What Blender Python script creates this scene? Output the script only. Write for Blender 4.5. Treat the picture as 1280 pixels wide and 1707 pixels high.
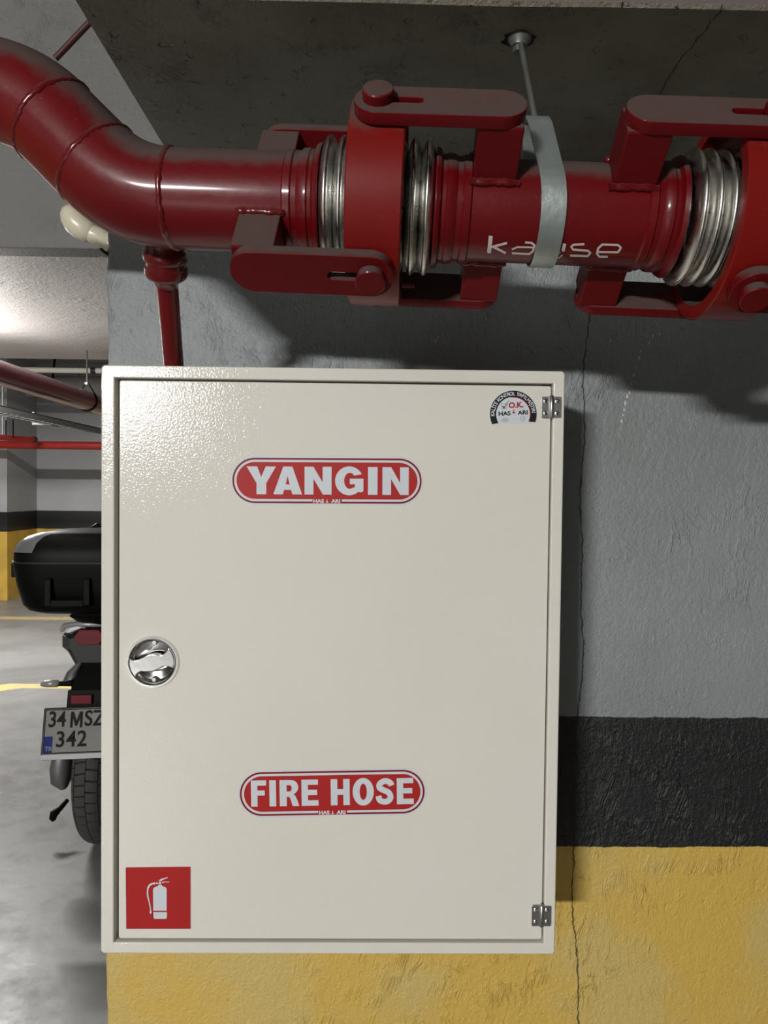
import bpy, bmesh, math, random
from mathutils import Vector, Matrix
PI = math.pi
random.seed(7)
for o in list(bpy.data.objects): bpy.data.objects.remove(o)
SC = bpy.context.scene
COL = SC.collection
CZ = 1.42                                   # camera height above the garage floor

# ------------------------------------------------------------------ camera
cam = bpy.data.cameras.new('camera'); camo = bpy.data.objects.new('camera', cam); COL.objects.link(camo)
F = 1232.0
tl, ya, ro = math.radians(-1.546), math.radians(0.8246), math.radians(0.6477)
FW = Vector((math.sin(ya)*math.cos(tl), math.cos(ya)*math.cos(tl), math.sin(tl)))
r0 = Vector((math.cos(ya), -math.sin(ya), 0)); u0 = r0.cross(FW)
RT = math.cos(ro)*r0 + math.sin(ro)*u0; UP = -math.sin(ro)*r0 + math.cos(ro)*u0
M = Matrix((( RT.x, UP.x, -FW.x, 0), (RT.y, UP.y, -FW.y, 0), (RT.z, UP.z, -FW.z, CZ), (0, 0, 0, 1)))
camo.matrix_world = M
cam.sensor_fit = 'VERTICAL'; cam.sensor_height = 36; cam.lens = 36*F/1707
cam.clip_start = 0.05; cam.clip_end = 60
SC.camera = camo
def ray(px, py): return FW + RT*((px-640)/F) + UP*((853.5-py)/F)
def at(px, py, Y):                          # the point of the room seen at a pixel, on the vertical plane y = Y
    d = ray(px, py); k = Y/d.y; return Vector((d.x*k, Y, CZ + d.z*k))
def atz(px, py, Z):                         # the same on the level plane z = Z
    d = ray(px, py); k = (Z-CZ)/d.z; return Vector((d.x*k, d.y*k, Z))

# ------------------------------------------------------------------ world, exposure, lamps
w = bpy.data.worlds.new('world'); SC.world = w; w.use_nodes = True
w.node_tree.nodes['Background'].inputs[0].default_value = (0.75, 0.8, 0.85, 1)
w.node_tree.nodes['Background'].inputs[1].default_value = 0.02
SC.view_settings.view_transform = 'Standard'; SC.view_settings.look = 'None'
SC.view_settings.gamma = 1; SC.view_settings.use_curve_mapping = False
SC.view_settings.exposure = 0.0
MAIN_P, FAR_P = 455, 235
TUBES = []                                  # (location, length, power, direction, batten offset)
def area(loc, sx, sy, power, rot=(0, 0, 0), col=(1, .98, .955)):
    l = bpy.data.lights.new('tube_light', 'AREA'); l.shape = 'RECTANGLE'; l.size = sx; l.size_y = sy
    l.energy = power; l.color = col
    o = bpy.data.objects.new('tube_light', l); COL.objects.link(o); o.location = loc; o.rotation_euler = rot
    return o

# ------------------------------------------------------------------ materials
def newmat(name):
    m = bpy.data.materials.new(name); m.use_nodes = True
    return m, m.node_tree, m.node_tree.nodes['Principled BSDF']
def N(nt, t, **k):
    n = nt.nodes.new(t)
    for a, b in k.items():
        if a.startswith('i_'):
            key = a[2:]; n.inputs[int(key) if key.isdigit() else key.replace('_', ' ')].default_value = b
        else: setattr(n, a, b)
    return n
def L(nt, a, b): nt.links.new(a, b)
def mth(nt, op, a, b=None, c=None):
    n = nt.nodes.new('ShaderNodeMath'); n.operation = op
    for i, v in enumerate((a, b, c)):
        if v is None: continue
        if isinstance(v, (int, float)): n.inputs[i].default_value = v
        else: nt.links.new(v, n.inputs[i])
    return n.outputs[0]
def mix(nt, f, a, b):
    n = nt.nodes.new('ShaderNodeMix'); n.data_type = 'RGBA'
    for s, v in ((n.inputs[0], f), (n.inputs[6], a), (n.inputs[7], b)):
        if isinstance(v, (int, float)): s.default_value = v
        elif isinstance(v, tuple): s.default_value = v + (1,) if len(v) == 3 else v
        else: nt.links.new(v, s)
    return n.outputs[2]
def ramp(nt, v, a, b, lo=0, hi=1):
    n = nt.nodes.new('ShaderNodeMapRange'); nt.links.new(v, n.inputs[0])
    for i, x in enumerate((a, b, lo, hi)): n.inputs[i+1].default_value = x
    n.interpolation_type = 'SMOOTHSTEP'
    return n.outputs[0]
def noise(nt, vec, scale, detail=4, rough=.55, dist=0):
    n = nt.nodes.new('ShaderNodeTexNoise'); nt.links.new(vec, n.inputs['Vector'])
    n.inputs['Scale'].default_value = scale; n.inputs['Detail'].default_value = detail
    n.inputs['Roughness'].default_value = rough; n.inputs['Distortion'].default_value = dist
    return n.outputs['Fac']
def bump(nt, bs, h, strength, dist):
    n = nt.nodes.new('ShaderNodeBump'); n.inputs['Strength'].default_value = strength
    n.inputs['Distance'].default_value = dist; nt.links.new(h, n.inputs['Height'])
    nt.links.new(n.outputs[0], bs.inputs['Normal']); return n
def pos(nt): return nt.nodes.new('ShaderNodeNewGeometry').outputs['Position']
def scaled(nt, v, s):
    n = nt.nodes.new('ShaderNodeMapping'); nt.links.new(v, n.inputs[0]); n.inputs['Scale'].default_value = s
    return n.outputs[0]

def simple(name, col, rough=.5, metal=0, coat=0, bmp=0, bscale=80, var=0, spec=.5, objc=True):
    m, nt, bs = newmat(name)
    bs.inputs['Base Color'].default_value = col + (1,)
    bs.inputs['Roughness'].default_value = rough; bs.inputs['Metallic'].default_value = metal
    bs.inputs['Coat Weight'].default_value = coat; bs.inputs['Specular IOR Level'].default_value = spec
    v = pos(nt)
    if bmp: bump(nt, bs, noise(nt, v, bscale, 3), bmp, .002)
    f = ramp(nt, noise(nt, v, 14, 5), .3, .7)
    k = 1-var if var else .94
    L(nt, mix(nt, f, tuple(c*k for c in col), col), bs.inputs['Base Color'])
    return m

def plaster(name, gray, painted=True, bands=None, crack=None, bs_str=.6, rough=.55, stain=(.10, .095, .075), amount=.35, coarse=1.0, pits=.3, speck=.35):
    m, nt, bs = newmat(name)
    v = pos(nt)
    sx = N(nt, 'ShaderNodeSeparateXYZ'); L(nt, v, sx.inputs[0]); X, Y, Z = sx.outputs
    big = noise(nt, v, 2.2, 5, .6)
    col = mix(nt, ramp(nt, big, .35, .7), gray, tuple(c*(1-amount) + s*amount for c, s in zip(gray, stain)))
    fine = noise(nt, v, 30, 6, .7)
    col = mix(nt, ramp(nt, fine, .60, .74, 0, speck), col, tuple(c*.40 for c in gray))
    if bands:
        for (z, c) in bands:                 # each (z, colour): below z the paint is colour
            e = noise(nt, v, 60, 3); e2 = noise(nt, v, 8, 2)
            zz = mth(nt, 'ADD', Z, mth(nt, 'ADD', mth(nt, 'MULTIPLY_ADD', e, .006, -.003), mth(nt, 'MULTIPLY_ADD', e2, .008, -.004)))
            f = ramp(nt, zz, z+.0012, z-.0012)
            cv = mix(nt, ramp(nt, noise(nt, v, 4, 4), .42, .62), c, (.60, .45, .15) if c[0] > .63 else tuple(k*.82 for k in c))
            dirt = ramp(nt, noise(nt, v, 26, 7, .75, .6), .60, .70, 0, .38)
            cv = mix(nt, dirt, cv, tuple(k*.6 for k in c))
            col = mix(nt, f, col, cv)
    # relief: trowel ridges, pits, grain
    warp = noise(nt, v, 6, 3)
    wv = nt.nodes.new('ShaderNodeVectorMath'); wv.operation = 'ADD'; L(nt, scaled(nt, v, (1, 1, .30)), wv.inputs[0])
    cb = N(nt, 'ShaderNodeCombineXYZ'); L(nt, mth(nt, 'MULTIPLY', warp, .10), cb.inputs[0]); L(nt, mth(nt, 'MULTIPLY', warp, .08), cb.inputs[2]); L(nt, cb.outputs[0], wv.inputs[1])
    nz = noise(nt, wv.outputs[0], 62*coarse, 4, .6, .1)
    ridge = mth(nt, 'SUBTRACT', 1, mth(nt, 'MULTIPLY', mth(nt, 'ABSOLUTE', mth(nt, 'SUBTRACT', nz, .5)), 11))
    ridge = mth(nt, 'MAXIMUM', ridge, 0)
    patch = mth(nt, 'MULTIPLY', ramp(nt, noise(nt, v, 3.5, 3), .42, .62), ramp(nt, noise(nt, v, 19, 3), .45, .62))
    pit = ramp(nt, noise(nt, v, 55*coarse, 2, .4), .66, .74)
    h = mth(nt, 'ADD', mth(nt, 'MULTIPLY', ridge, mth(nt, 'MULTIPLY_ADD', patch, .65, .09)), mth(nt, 'MULTIPLY', noise(nt, v, 90, 5, .65), .9))
    h = mth(nt, 'ADD', h, mth(nt, 'MULTIPLY', noise(nt, v, 16, 3), .8))
    h = mth(nt, 'SUBTRACT', h, mth(nt, 'MULTIPLY', pit, pits))
    h = mth(nt, 'ADD', h, mth(nt, 'MULTIPLY', noise(nt, v, 230, 3, .6), .45))
    if crack:
        x0, axis = crack
        A = Z if axis == 'z' else Y
        c1 = N(nt, 'ShaderNodeCombineXYZ'); L(nt, A, c1.inputs[0])
        n1 = noise(nt, c1.outputs[0], 3.2, 1, .5); n2 = noise(nt, c1.outputs[0], 30, 8, .8)
        off = mth(nt, 'ADD', mth(nt, 'MULTIPLY_ADD', n1, .055, -.0275), mth(nt, 'MULTIPLY_ADD', n2, .022, -.011))
        d = mth(nt, 'ABSOLUTE', mth(nt, 'SUBTRACT', mth(nt, 'SUBTRACT', X, x0), off))
        wd = mth(nt, 'MULTIPLY_ADD', noise(nt, c1.outputs[0], 40, 3), .0038, -.0008)
        cf = mth(nt, 'LESS_THAN', d, wd)
        col = mix(nt, mth(nt, 'MULTIPLY', cf, .85), col, (.012, .011, .01))
        h = mth(nt, 'SUBTRACT', h, mth(nt, 'MULTIPLY', cf, 2.5))
    L(nt, col, bs.inputs['Base Color'])
    bs.inputs['Roughness'].default_value = rough
    bump(nt, bs, h, bs_str, .0028)
    return m

GRAY = (.27, .295, .305)
ZB1 = at(1100, 1196, 1.31).z; ZB2 = at(1100, 1412, 1.31).z
XCR = at(972, 800, 1.31).x
BLACKP = (.012, .013, .014); YEL = (.64, .43, .09)
m_wall = plaster('painted_plaster_wall', GRAY, bands=[(ZB1, BLACKP), (ZB2, YEL)], crack=(XCR, 'z'), bs_str=.95, rough=.42, amount=.3)
m_soffit = plaster('bare_concrete_beam', (.27, .26, .21), crack=(XCR+.03, 'y'), bs_str=1.2, rough=.7, stain=(.13, .10, .07), amount=.85, speck=.9, pits=1.2)
m_beam = plaster('grey_painted_beam', (.15, .15, .145), bs_str=.6, rough=.6)
m_slab = plaster('white_washed_slab', (.55, .54, .53), bs_str=1.0, rough=.4, coarse=.3, stain=(.4, .39, .38))
m_ceil = plaster('ceiling_paint', (.45, .45, .45), bs_str=.4, rough=.7)
m_far = plaster('far_wall_paint', (.42, .43, .44), bands=[(1.115, (.012, .013, .015)), (.867, (.62, .40, .07))], bs_str=.2, rough=.45, amount=.1)
m_side = plaster('side_wall_paint', (.40, .405, .41), bands=[(1.115, (.012, .013, .015)), (.867, (.62, .40, .07))], bs_str=.2, rough=.5, amount=.1)

def floor_mat():
    m, nt, bs = newmat('trowelled_concrete_floor')
    v = pos(nt)
    a = noise(nt, v, 1.1, 6, .6, .8); b = noise(nt, v, 7, 6, .7)
    c = mix(nt, ramp(nt, a, .3, .7), (.265, .265, .262), (.175, .174, .172))
    c = mix(nt, ramp(nt, b, .55, .75, 0, .4), c, (.14, .138, .135))
    sp = ramp(nt, noise(nt, scaled(nt, v, (1, 2.2, 1)), 17, 5, .6), .70, .74, 0, .7)
    c = mix(nt, sp, c, (.55, .54, .50))
    L(nt, c, bs.inputs['Base Color'])
    L(nt, ramp(nt, b, .2, .8, .28, .5), bs.inputs['Roughness'])
    bump(nt, bs, noise(nt, v, 25, 5, .6), .15, .003)
    return m
m_floor = floor_mat()
def line_mat():
    m, nt, bs = newmat('worn_yellow_line_paint')
    v = pos(nt)
    f = ramp(nt, noise(nt, v, 9, 7, .7), .42, .6)
    L(nt, mix(nt, f, (.62, .48, .16), (.42, .38, .28)), bs.inputs['Base Color']); bs.inputs['Roughness'].default_value = .45
    return m
m_line = line_mat()

def red_mat(name, col, rough, bmp, dust=0.0, coat=.6):
    m, nt, bs = newmat(name)
    v = pos(nt)
    g = nt.nodes.new('ShaderNodeNewGeometry')
    sx = N(nt, 'ShaderNodeSeparateXYZ'); L(nt, g.outputs['Normal'], sx.inputs[0])
    n = noise(nt, v, 40, 5, .7)
    upf = ramp(nt, mth(nt, 'ADD', sx.outputs[2], mth(nt, 'MULTIPLY_ADD', n, .35, -.17)), .28, .62, 0, dust)   # dust lies on upward faces
    c = mix(nt, ramp(nt, noise(nt, v, 5, 4), .3, .7, 0, .6), col, tuple(k*.72 for k in col))
    sp = ramp(nt, noise(nt, v, 160, 2, .5), .74, .78, 0, .5)
    c = mix(nt, sp, c, tuple(min(1, k*2.2+.03) for k in col))
    c = mix(nt, upf, c, (.085, .062, .055))
    L(nt, c, bs.inputs['Base Color'])
    L(nt, mth(nt, 'MULTIPLY_ADD', upf, .45, rough), bs.inputs['Roughness'])
    bs.inputs['Coat Weight'].default_value = coat; bs.inputs['Coat Roughness'].default_value = .13; bs.inputs['Specular IOR Level'].default_value = .18
    L(nt, mth(nt, 'SUBTRACT', coat, mth(nt, 'MULTIPLY', upf, coat)), bs.inputs['Coat Weight'])
    h = mth(nt, 'ADD', noise(nt, v, 30, 4, .6), mth(nt, 'MULTIPLY', noise(nt, v, 9, 2), 1.5))
    bump(nt, bs, h, bmp, .002)
    return m
m_red = red_mat('glossy_red_pipe_paint', (.128, .0024, .0048), .40, .4, .95, .35)
m_redarm = red_mat('red_bracket_paint', (.118, .0022, .0045), .5, .15, .95, .15)
m_weld = red_mat('red_painted_weld', (.115, .004, .006), .25, 1.0, .5)
m_redring = red_mat('red_ring_paint', (.19, .0055, .004), .45, .1, .95, .2)
m_redfar = simple('red_sprinkler_pipe_paint', (.38, .025, .022), .3)
m_redbig = simple('maroon_pipe_paint', (.33, .065, .10), .2, coat=.8)

def cream_mat():
    m, nt, bs = newmat('cream_powder_coat')
    tc = nt.nodes.new('ShaderNodeTexCoord'); v = tc.outputs['Object']
    v = pos(nt)
    bs.inputs['Base Color'].default_value = (.66, .63, .555, 1)
    L(nt, mix(nt, ramp(nt, noise(nt, v, 3, 3), .3, .7), (.71, .69, .625), (.69, .67, .60)), bs.inputs['Base Color'])
    bs.inputs['Roughness'].default_value = .07; bs.inputs['Specular IOR Level'].default_value = .26
    h = noise(nt, v, 300, 2, .5)
    bump(nt, bs, h, .5, .0006)
    return m
m_cream = cream_mat()
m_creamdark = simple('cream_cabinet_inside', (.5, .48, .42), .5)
m_chrome = simple('polished_chrome', (.78, .78, .77), .09, 1, bmp=.08, bscale=60, var=.05)
m_satin = simple('satin_chrome_dish', (.55, .56, .56), .3, 1, bmp=.05)
m_steel = simple('stainless_hinge_steel', (.48, .48, .47), .35, 1, bmp=.1)
def bellow_mat():
    m, nt, bs = newmat('stainless_bellows')
    v = pos(nt)
    bs.inputs['Metallic'].default_value = 1
    L(nt, mix(nt, ramp(nt, noise(nt, v, 22, 5, .7), .35, .7), (.78, .78, .75), (.50, .49, .45)), bs.inputs['Base Color'])
    L(nt, ramp(nt, noise(nt, v, 30, 4), .3, .7, .22, .38), bs.inputs['Roughness'])
    return m
m_bellow = bellow_mat()
m_galv = simple('galvanised_band', (.46, .52, .50), .42, .75, bmp=.25, bscale=120, var=.25)
m_rod = simple('zinc_rod', (.24, .25, .24), .5, .7, bmp=.2, var=.3)
m_black = simple('black_plastic', (.003, .0032, .003), .42, spec=.07)
m_blackmatte = simple('black_rubber', (.006, .006, .006), .8, bmp=.3)
m_dark = simple('dark_gap', (.006, .006, .006), .9)
m_white = simple('white_print', (.62, .66, .70), .5, spec=.22)
m_redp = simple('red_print', (.40, .017, .016), .5, spec=.22)
m_darkred = simple('dark_red_outline_print', (.22, .005, .008), .5, spec=.22)
m_blackp = simple('black_print', (.012, .012, .012), .5, spec=.22)
m_greyp = simple('grey_print', (.25, .26, .28), .5, spec=.22)
m_letter = simple('white_paint_lettering', (.62, .56, .55), .5)
m_plate = simple('number_plate_white', (.22, .22, .205), .7, spec=.15)
m_blue = simple('plate_blue', (.015, .03, .16), .7, spec=.15)
m_silver = simple('silver_plastic', (.30, .31, .33), .35, .3)
m_grey = simple('dark_grey_plastic', (.022, .022, .023), .45, spec=.3)
m_midgrey = simple('mid_grey_plastic', (.10, .10, .102), .4, .2)
m_lens = simple('smoked_indicator_lens', (.22, .21, .20), .2, coat=.5)
m_redlens = simple('red_lens', (.13, .008, .014), .5, spec=.25)
m_plateblack = simple('plate_black_paint', (.018, .018, .018), .75, spec=.1)
m_pvc = simple('white_pvc', (.62, .60, .54), .4)
m_duct = simple('grey_duct', (.33, .33, .33), .5)
m_galvfar = simple('galvanised_tray', (.28, .29, .29), .45, .6)
m_cctv = simple('cream_plastic', (.62, .58, .44), .3, coat=.4)
def emit(name, col, s):
    m, nt, bs = newmat(name); bs.inputs['Base Color'].default_value = col + (1,)
    bs.inputs['Emission Color'].default_value = col + (1,); bs.inputs['Emission Strength'].default_value = s; return m
m_tube = emit('lit_fluorescent_tube', (1, .97, .92), 6)
m_tube2 = emit('bright_fluorescent_tube', (1, .97, .94), 75)

# ------------------------------------------------------------------ mesh helpers
def obj(name, me, mat=None, parent=None, loc=None, rot=None, label=None, smooth=None):
    if isinstance(me, bmesh.types.BMesh):
        b = me; me = bpy.data.meshes.new(name); b.normal_update(); b.to_mesh(me); b.free()
    o = bpy.data.objects.new(name, me); COL.objects.link(o)
    if mat is not None:
        if len(me.materials): me.materials.clear()
        for q in (mat if isinstance(mat, (list, tuple)) else [mat]): me.materials.append(q)
    if parent is not None: o.parent = parent
    if loc is not None: o.location = loc
    if rot is not None: o.rotation_euler = rot
    if label: o['label'] = label
    if smooth is not None: shade(me, smooth)
    return o
def shade(me, ang=40):
    for p in me.polygons: p.use_smooth = True
    a = math.radians(ang)
    bm = bmesh.new(); bm.from_mesh(me)
    for e in bm.edges:
        if len(e.link_faces) == 2 and e.calc_face_angle(0) > a: e.smooth = False
    bm.to_mesh(me); bm.free()
def empty(name, loc=(0, 0, 0), label=None, cat=None, group=None, mat3=None):
    o = bpy.data.objects.new(name, None); COL.objects.link(o); o.empty_display_size = .05
    if mat3 is not None: o.matrix_world = Matrix.Translation(loc) @ mat3.to_4x4()
    else: o.location = loc
    if label: o['label'] = label
    if cat: o['category'] = cat
    if group: o['group'] = group
    return o
def tag(o, label, cat, group=None):
    o['label'] = label; o['category'] = cat
    if group: o['group'] = group
    return o
def struct(o): o['kind'] = 'structure'; return o
def box(bm, x0, x1, y0, y1, z0, z1, bev=0, seg=2, mtx=None):
    vs = [bm.verts.new(p) for p in ((x0, y0, z0), (x1, y0, z0), (x1, y1, z0), (x0, y1, z0), (x0, y0, z1), (x1, y0, z1), (x1, y1, z1), (x0, y1, z1))]
    fs = [bm.faces.new([vs[i] for i in f]) for f in ((0, 3, 2, 1), (4, 5, 6, 7), (0, 1, 5, 4), (1, 2, 6, 5), (2, 3, 7, 6), (3, 0, 4, 7))]
    es = list({e for f in fs for e in f.edges}); geo = vs
    if bev:
        r = bmesh.ops.bevel(bm, geom=es, offset=bev, segments=seg, affect='EDGES', profile=.5)
        geo = list({v for f in r['faces'] for v in f.verts} | {v for v in vs if v.is_valid})
    if mtx is not None: bmesh.ops.transform(bm, matrix=mtx, verts=[v for v in geo if v.is_valid])
    return bm
def B(*a, **k): return box(bmesh.new(), *a, **k)
def ringmesh(bm, rings, close=True, capa=True, capb=True):
    rr = [[bm.verts.new(p) for p in r] for r in rings]
    n = len(rr[0])
    for a, b in zip(rr, rr[1:]):
        for i in range(n if close else n-1):
            j = (i+1) % n
            bm.faces.new((a[i], a[j], b[j], b[i]))
    if capa: bm.faces.new(list(reversed(rr[0])))
    if capb: bm.faces.new(rr[-1])
    bmesh.ops.recalc_face_normals(bm, faces=bm.faces[:])
    return bm
def lathe(prof, seg=48, axis='x', closed=False, ang=(0, 2*PI)):       # prof: (along, radius)
    bm = bmesh.new(); rings = []
    full = abs(ang[1]-ang[0]-2*PI) < 1e-6
    for k in range(seg + (0 if full else 1)):
        a = ang[0] + (ang[1]-ang[0])*k/seg; c, s = math.cos(a), math.sin(a)
        if axis == 'x': rings.append([bm.verts.new((t, -r*c, r*s)) for t, r in prof])
        elif axis == 'y': rings.append([bm.verts.new((r*c, t, r*s)) for t, r in prof])
        else: rings.append([bm.verts.new((r*c, r*s, t)) for t, r in prof])
    n = len(prof); K = len(rings)
    for k in range(K if full else K-1):
        A, Bq = rings[k], rings[(k+1) % K]
        for i in range(n if closed else n-1):
            j = (i+1) % n
            bm.faces.new((A[i], A[j], Bq[j], Bq[i]))
    bmesh.ops.remove_doubles(bm, verts=bm.verts[:], dist=1e-6)
    bmesh.ops.recalc_face_normals(bm, faces=bm.faces[:])
    return bm
def tube(pts, r, seg=20, cap=True, bm=None, flat=None):                # r: number or list; flat=(a,b) oval factors
    bm = bm or bmesh.new(); pts = [Vector(p) for p in pts]; n = len(pts)
    rs = r if isinstance(r, (list, tuple)) else [r]*n
    T = []
    for i in range(n):
        a = pts[max(0, i-1)]; b = pts[min(n-1, i+1)]; T.append((b-a).normalized())
    ref = Vector((0, 0, 1)) if abs(T[0].z) < .9 else Vector((0, 1, 0))
    u = T[0].cross(ref).normalized(); rings = []
    for i in range(n):
        u = (u - T[i]*u.dot(T[i])).normalized(); v = T[i].cross(u)
        fa, fb = flat or (1, 1)
        rings.append([pts[i] + (u*math.cos(2*PI*k/seg)*fa + v*math.sin(2*PI*k/seg)*fb)*rs[i] for k in range(seg)])
    rr = [[bm.verts.new(p) for p in q] for q in rings]
    for a, b in zip(rr, rr[1:]):
        for i in range(seg):
            j = (i+1) % seg; bm.faces.new((a[i], a[j], b[j], b[i]))
    if cap: bm.faces.new(list(reversed(rr[0]))); bm.faces.new(rr[-1])
    bmesh.ops.recalc_face_normals(bm, faces=bm.faces[:])
    return bm
DG = bpy.context.evaluated_depsgraph_get
def curve_mesh(contours, ext=0, bev=0, res=2):
    cu = bpy.data.curves.new('c', 'CURVE'); cu.dimensions = '2D'; cu.fill_mode = 'BOTH'
    cu.extrude = ext; cu.bevel_depth = bev; cu.bevel_resolution = res
    for c in contours:
        s = cu.splines.new('POLY'); s.points.add(len(c)-1); s.use_cyclic_u = True
        for p, q in zip(s.points, c): p.co = (q[0], q[1], 0, 1)
    o = bpy.data.objects.new('c', cu); COL.objects.link(o)
    me = bpy.data.meshes.new_from_object(o.evaluated_get(DG()))
    bpy.data.objects.remove(o); bpy.data.curves.remove(cu)
    return me
def text_mesh(s, size=1, off=0, xs=1, shear=0, space=1, align='CENTER'):
    cu = bpy.data.curves.new('t', 'FONT'); cu.body = s; cu.size = size; cu.offset = off; cu.shear = shear
    cu.space_character = space; cu.align_x = align; cu.align_y = 'CENTER'; cu.fill_mode = 'FRONT'; cu.resolution_u = 5
    o = bpy.data.objects.new('t', cu); COL.objects.link(o)
    me = bpy.data.meshes.new_from_object(o.evaluated_get(DG()))
    bpy.data.objects.remove(o); bpy.data.curves.remove(cu)
    for v in me.vertices: v.co.x *= xs
    return me
def join(items):                                  # items: (mesh, material index, 4x4 matrix) -> one mesh
    bm = bmesh.new()
    for me, mi, mx in items:
        n0 = len(bm.verts); f0 = len(bm.faces)
        bm.from_mesh(me); bm.verts.ensure_lookup_table(); bm.faces.ensure_lookup_table()
        bmesh.ops.transform(bm, matrix=mx, verts=bm.verts[n0:])
        for f in bm.faces[f0:]: f.material_index = mi
        bpy.data.meshes.remove(me)
    return bm
def T3(x=0, y=0, z=0): return Matrix.Translation((x, y, z))
FACE = Matrix.Rotation(PI/2, 4, 'X')               # local xy-plane -> upright plane facing -y
def arc(cx, cy, rx, ry, a0, a1, n=16):
    return [(cx+rx*math.cos(math.radians(a0+(a1-a0)*i/n)), cy+ry*math.sin(math.radians(a0+(a1-a0)*i/n))) for i in range(n+1)]
def rrect(x0, x1, y0, y1, r, n=8):
    return arc(x1-r, y1-r, r, r, 0, 90, n)+arc(x0+r, y1-r, r, r, 90, 180, n)+arc(x0+r, y0+r, r, r, 180, 270, n)+arc(x1-r, y0+r, r, r, 270, 360, n)
def stroke(pts, w, capround=False):               # outline of a thick polyline
    pts = [Vector(p) for p in pts]; lft = []; rgt = []
    ws = w if isinstance(w, (list, tuple)) else [w]*len(pts)
    for i, p in enumerate(pts):
        a = pts[max(0, i-1)]; b = pts[min(len(pts)-1, i+1)]; d = (b-a).normalized(); n = Vector((-d.y, d.x))*ws[i]/2
        k = 1
        if 0 < i < len(pts)-1:
            d1 = (p-a).normalized(); k = 1/max(.5, d.dot(d1))
        lft.append(tuple(p+n*k)); rgt.append(tuple(p-n*k))
    return lft + rgt[::-1]
def bez(pts, n=8):                                # Catmull-Rom through points
    out = []
    P = [Vector(p) for p in pts]
    for i in range(len(P)-1):
        p0, p1, p2, p3 = P[max(0, i-1)], P[i], P[i+1], P[min(len(P)-1, i+2)]
        for k in range(n):
            t = k/n
            out.append(.5*((2*p1)+(p2-p0)*t+(2*p0-5*p1+4*p2-p3)*t*t+(3*p1-p0-3*p2+p3)*t**3))
    out.append(P[-1]); return out

# ------------------------------------------------------------------ the setting
YW = 1.31                                          # near wall plane
SOF = CZ + .575                                    # underside of the beam over the near wall
XWL = at(179, 900, YW).x                           # free end of the near wall
struct(obj('floor', B(-8, 5, -9.5, 10.4, -.1, 0), m_floor))
struct(obj('ceiling', B(-8, 5, -9.5, 10.4, 3.12, 3.25), m_ceil))
def rough_wall(x0, x1, z0, z1, y0, y1):            # wall with slightly wavy free edge
    bm = bmesh.new(); rings = []
    n = 90
    for i in range(n+1):
        z = z0 + (z1-z0)*i/n
        e = x0 + .0010*math.sin(z*31)+.0009*math.sin(z*83+1)+random.uniform(-.0010, .0010)
        c = .004
        rings.append([(e+c, y0, z), (x1, y0, z), (x1, y1, z), (e, y1, z), (e-.0005, y0+c, z)])
    return ringmesh(bm, rings)
struct(obj('wall_front', rough_wall(XWL, 5, 0, SOF, YW, 1.80), m_wall))
XBL = atz(138, 20, SOF).x
YB = atz(900, 7, SOF).y
def beam_mesh():
    bm = bmesh.new(); rings = []; n = 60
    for i in range(n+1):
        x = XBL + (5-XBL)*i/n
        e = random.uniform(-.0015, .0015)
        rings.append([(x+(.003*random.random() if i == 0 else 0), YB+e, SOF+.004), (x, YB+.004+e, SOF), (x, YW+.3, SOF), (x, YW+.3, 3.12), (x, YB+e, 3.12)])
    ringmesh(bm, rings); bm.normal_update()
    for f in bm.faces: f.material_index = 1 if f.calc_center_median().y < YB+.0025 and f.calc_center_median().z > SOF+.1 else 0
    return bm
m_beamface = simple('dull_mauve_beam_face', (.13, .105, .105), .6, bmp=.3, bscale=60)
struct(obj('concrete_beam', beam_mesh(), [m_soffit, m_beamface]))
struct(obj('concrete_beam', B(-8, 5, 1.83, 1.90, CZ+.585, 3.12, bev=.004), m_beam))
struct(obj('dropped_slab', B(-8, 5, 1.90, 3.42, CZ+.591, 3.12, bev=.004), m_slab))
struct(obj('wall_back', B(-8, 5, 10.17, 10.35, 0, 3.12), m_far))
struct(obj('column', B(-8, -4.6, 9.35, 10.17, 0, 3.12), m_far))
struct(obj('wall_left', B(-8.15, -8, -9.5, 10.4, 0, 3.12), m_side))
struct(obj('wall_right', B(5, 5.15, -9.5, 10.4, 0, 3.12), m_side))
struct(obj('wall_rear', B(-8, 5, -9.65, -9.5, 0, 3.12), m_ceil))
fl = bpy.data.objects['floor']
def line(x0, x1, y0, y1): obj('parking_line', B(x0, x1, y0, y1, 0, .0015), m_line, fl)
yA = atz(20, 1030, 0).y; yB_ = atz(60, 1144, 0).y
line(-8, 5, yA-.08, yA+.08)
xl = atz(4, 1146, 0).x
line(xl, 5, yB_-.06, yB_+.06)
bm = bmesh.new(); a = atz(0, 1150, 0)
vs = [(xl, yB_+.06, 0), (xl+.15, yB_-.06, 0), (xl-1.2, yB_-1.0, 0), (xl-1.35, yB_-.9, 0)]
ringmesh(bm, [vs, [(x, y, .0014) for x, y, z in vs]]); obj('parking_line', bm, m_line, fl)
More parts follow.
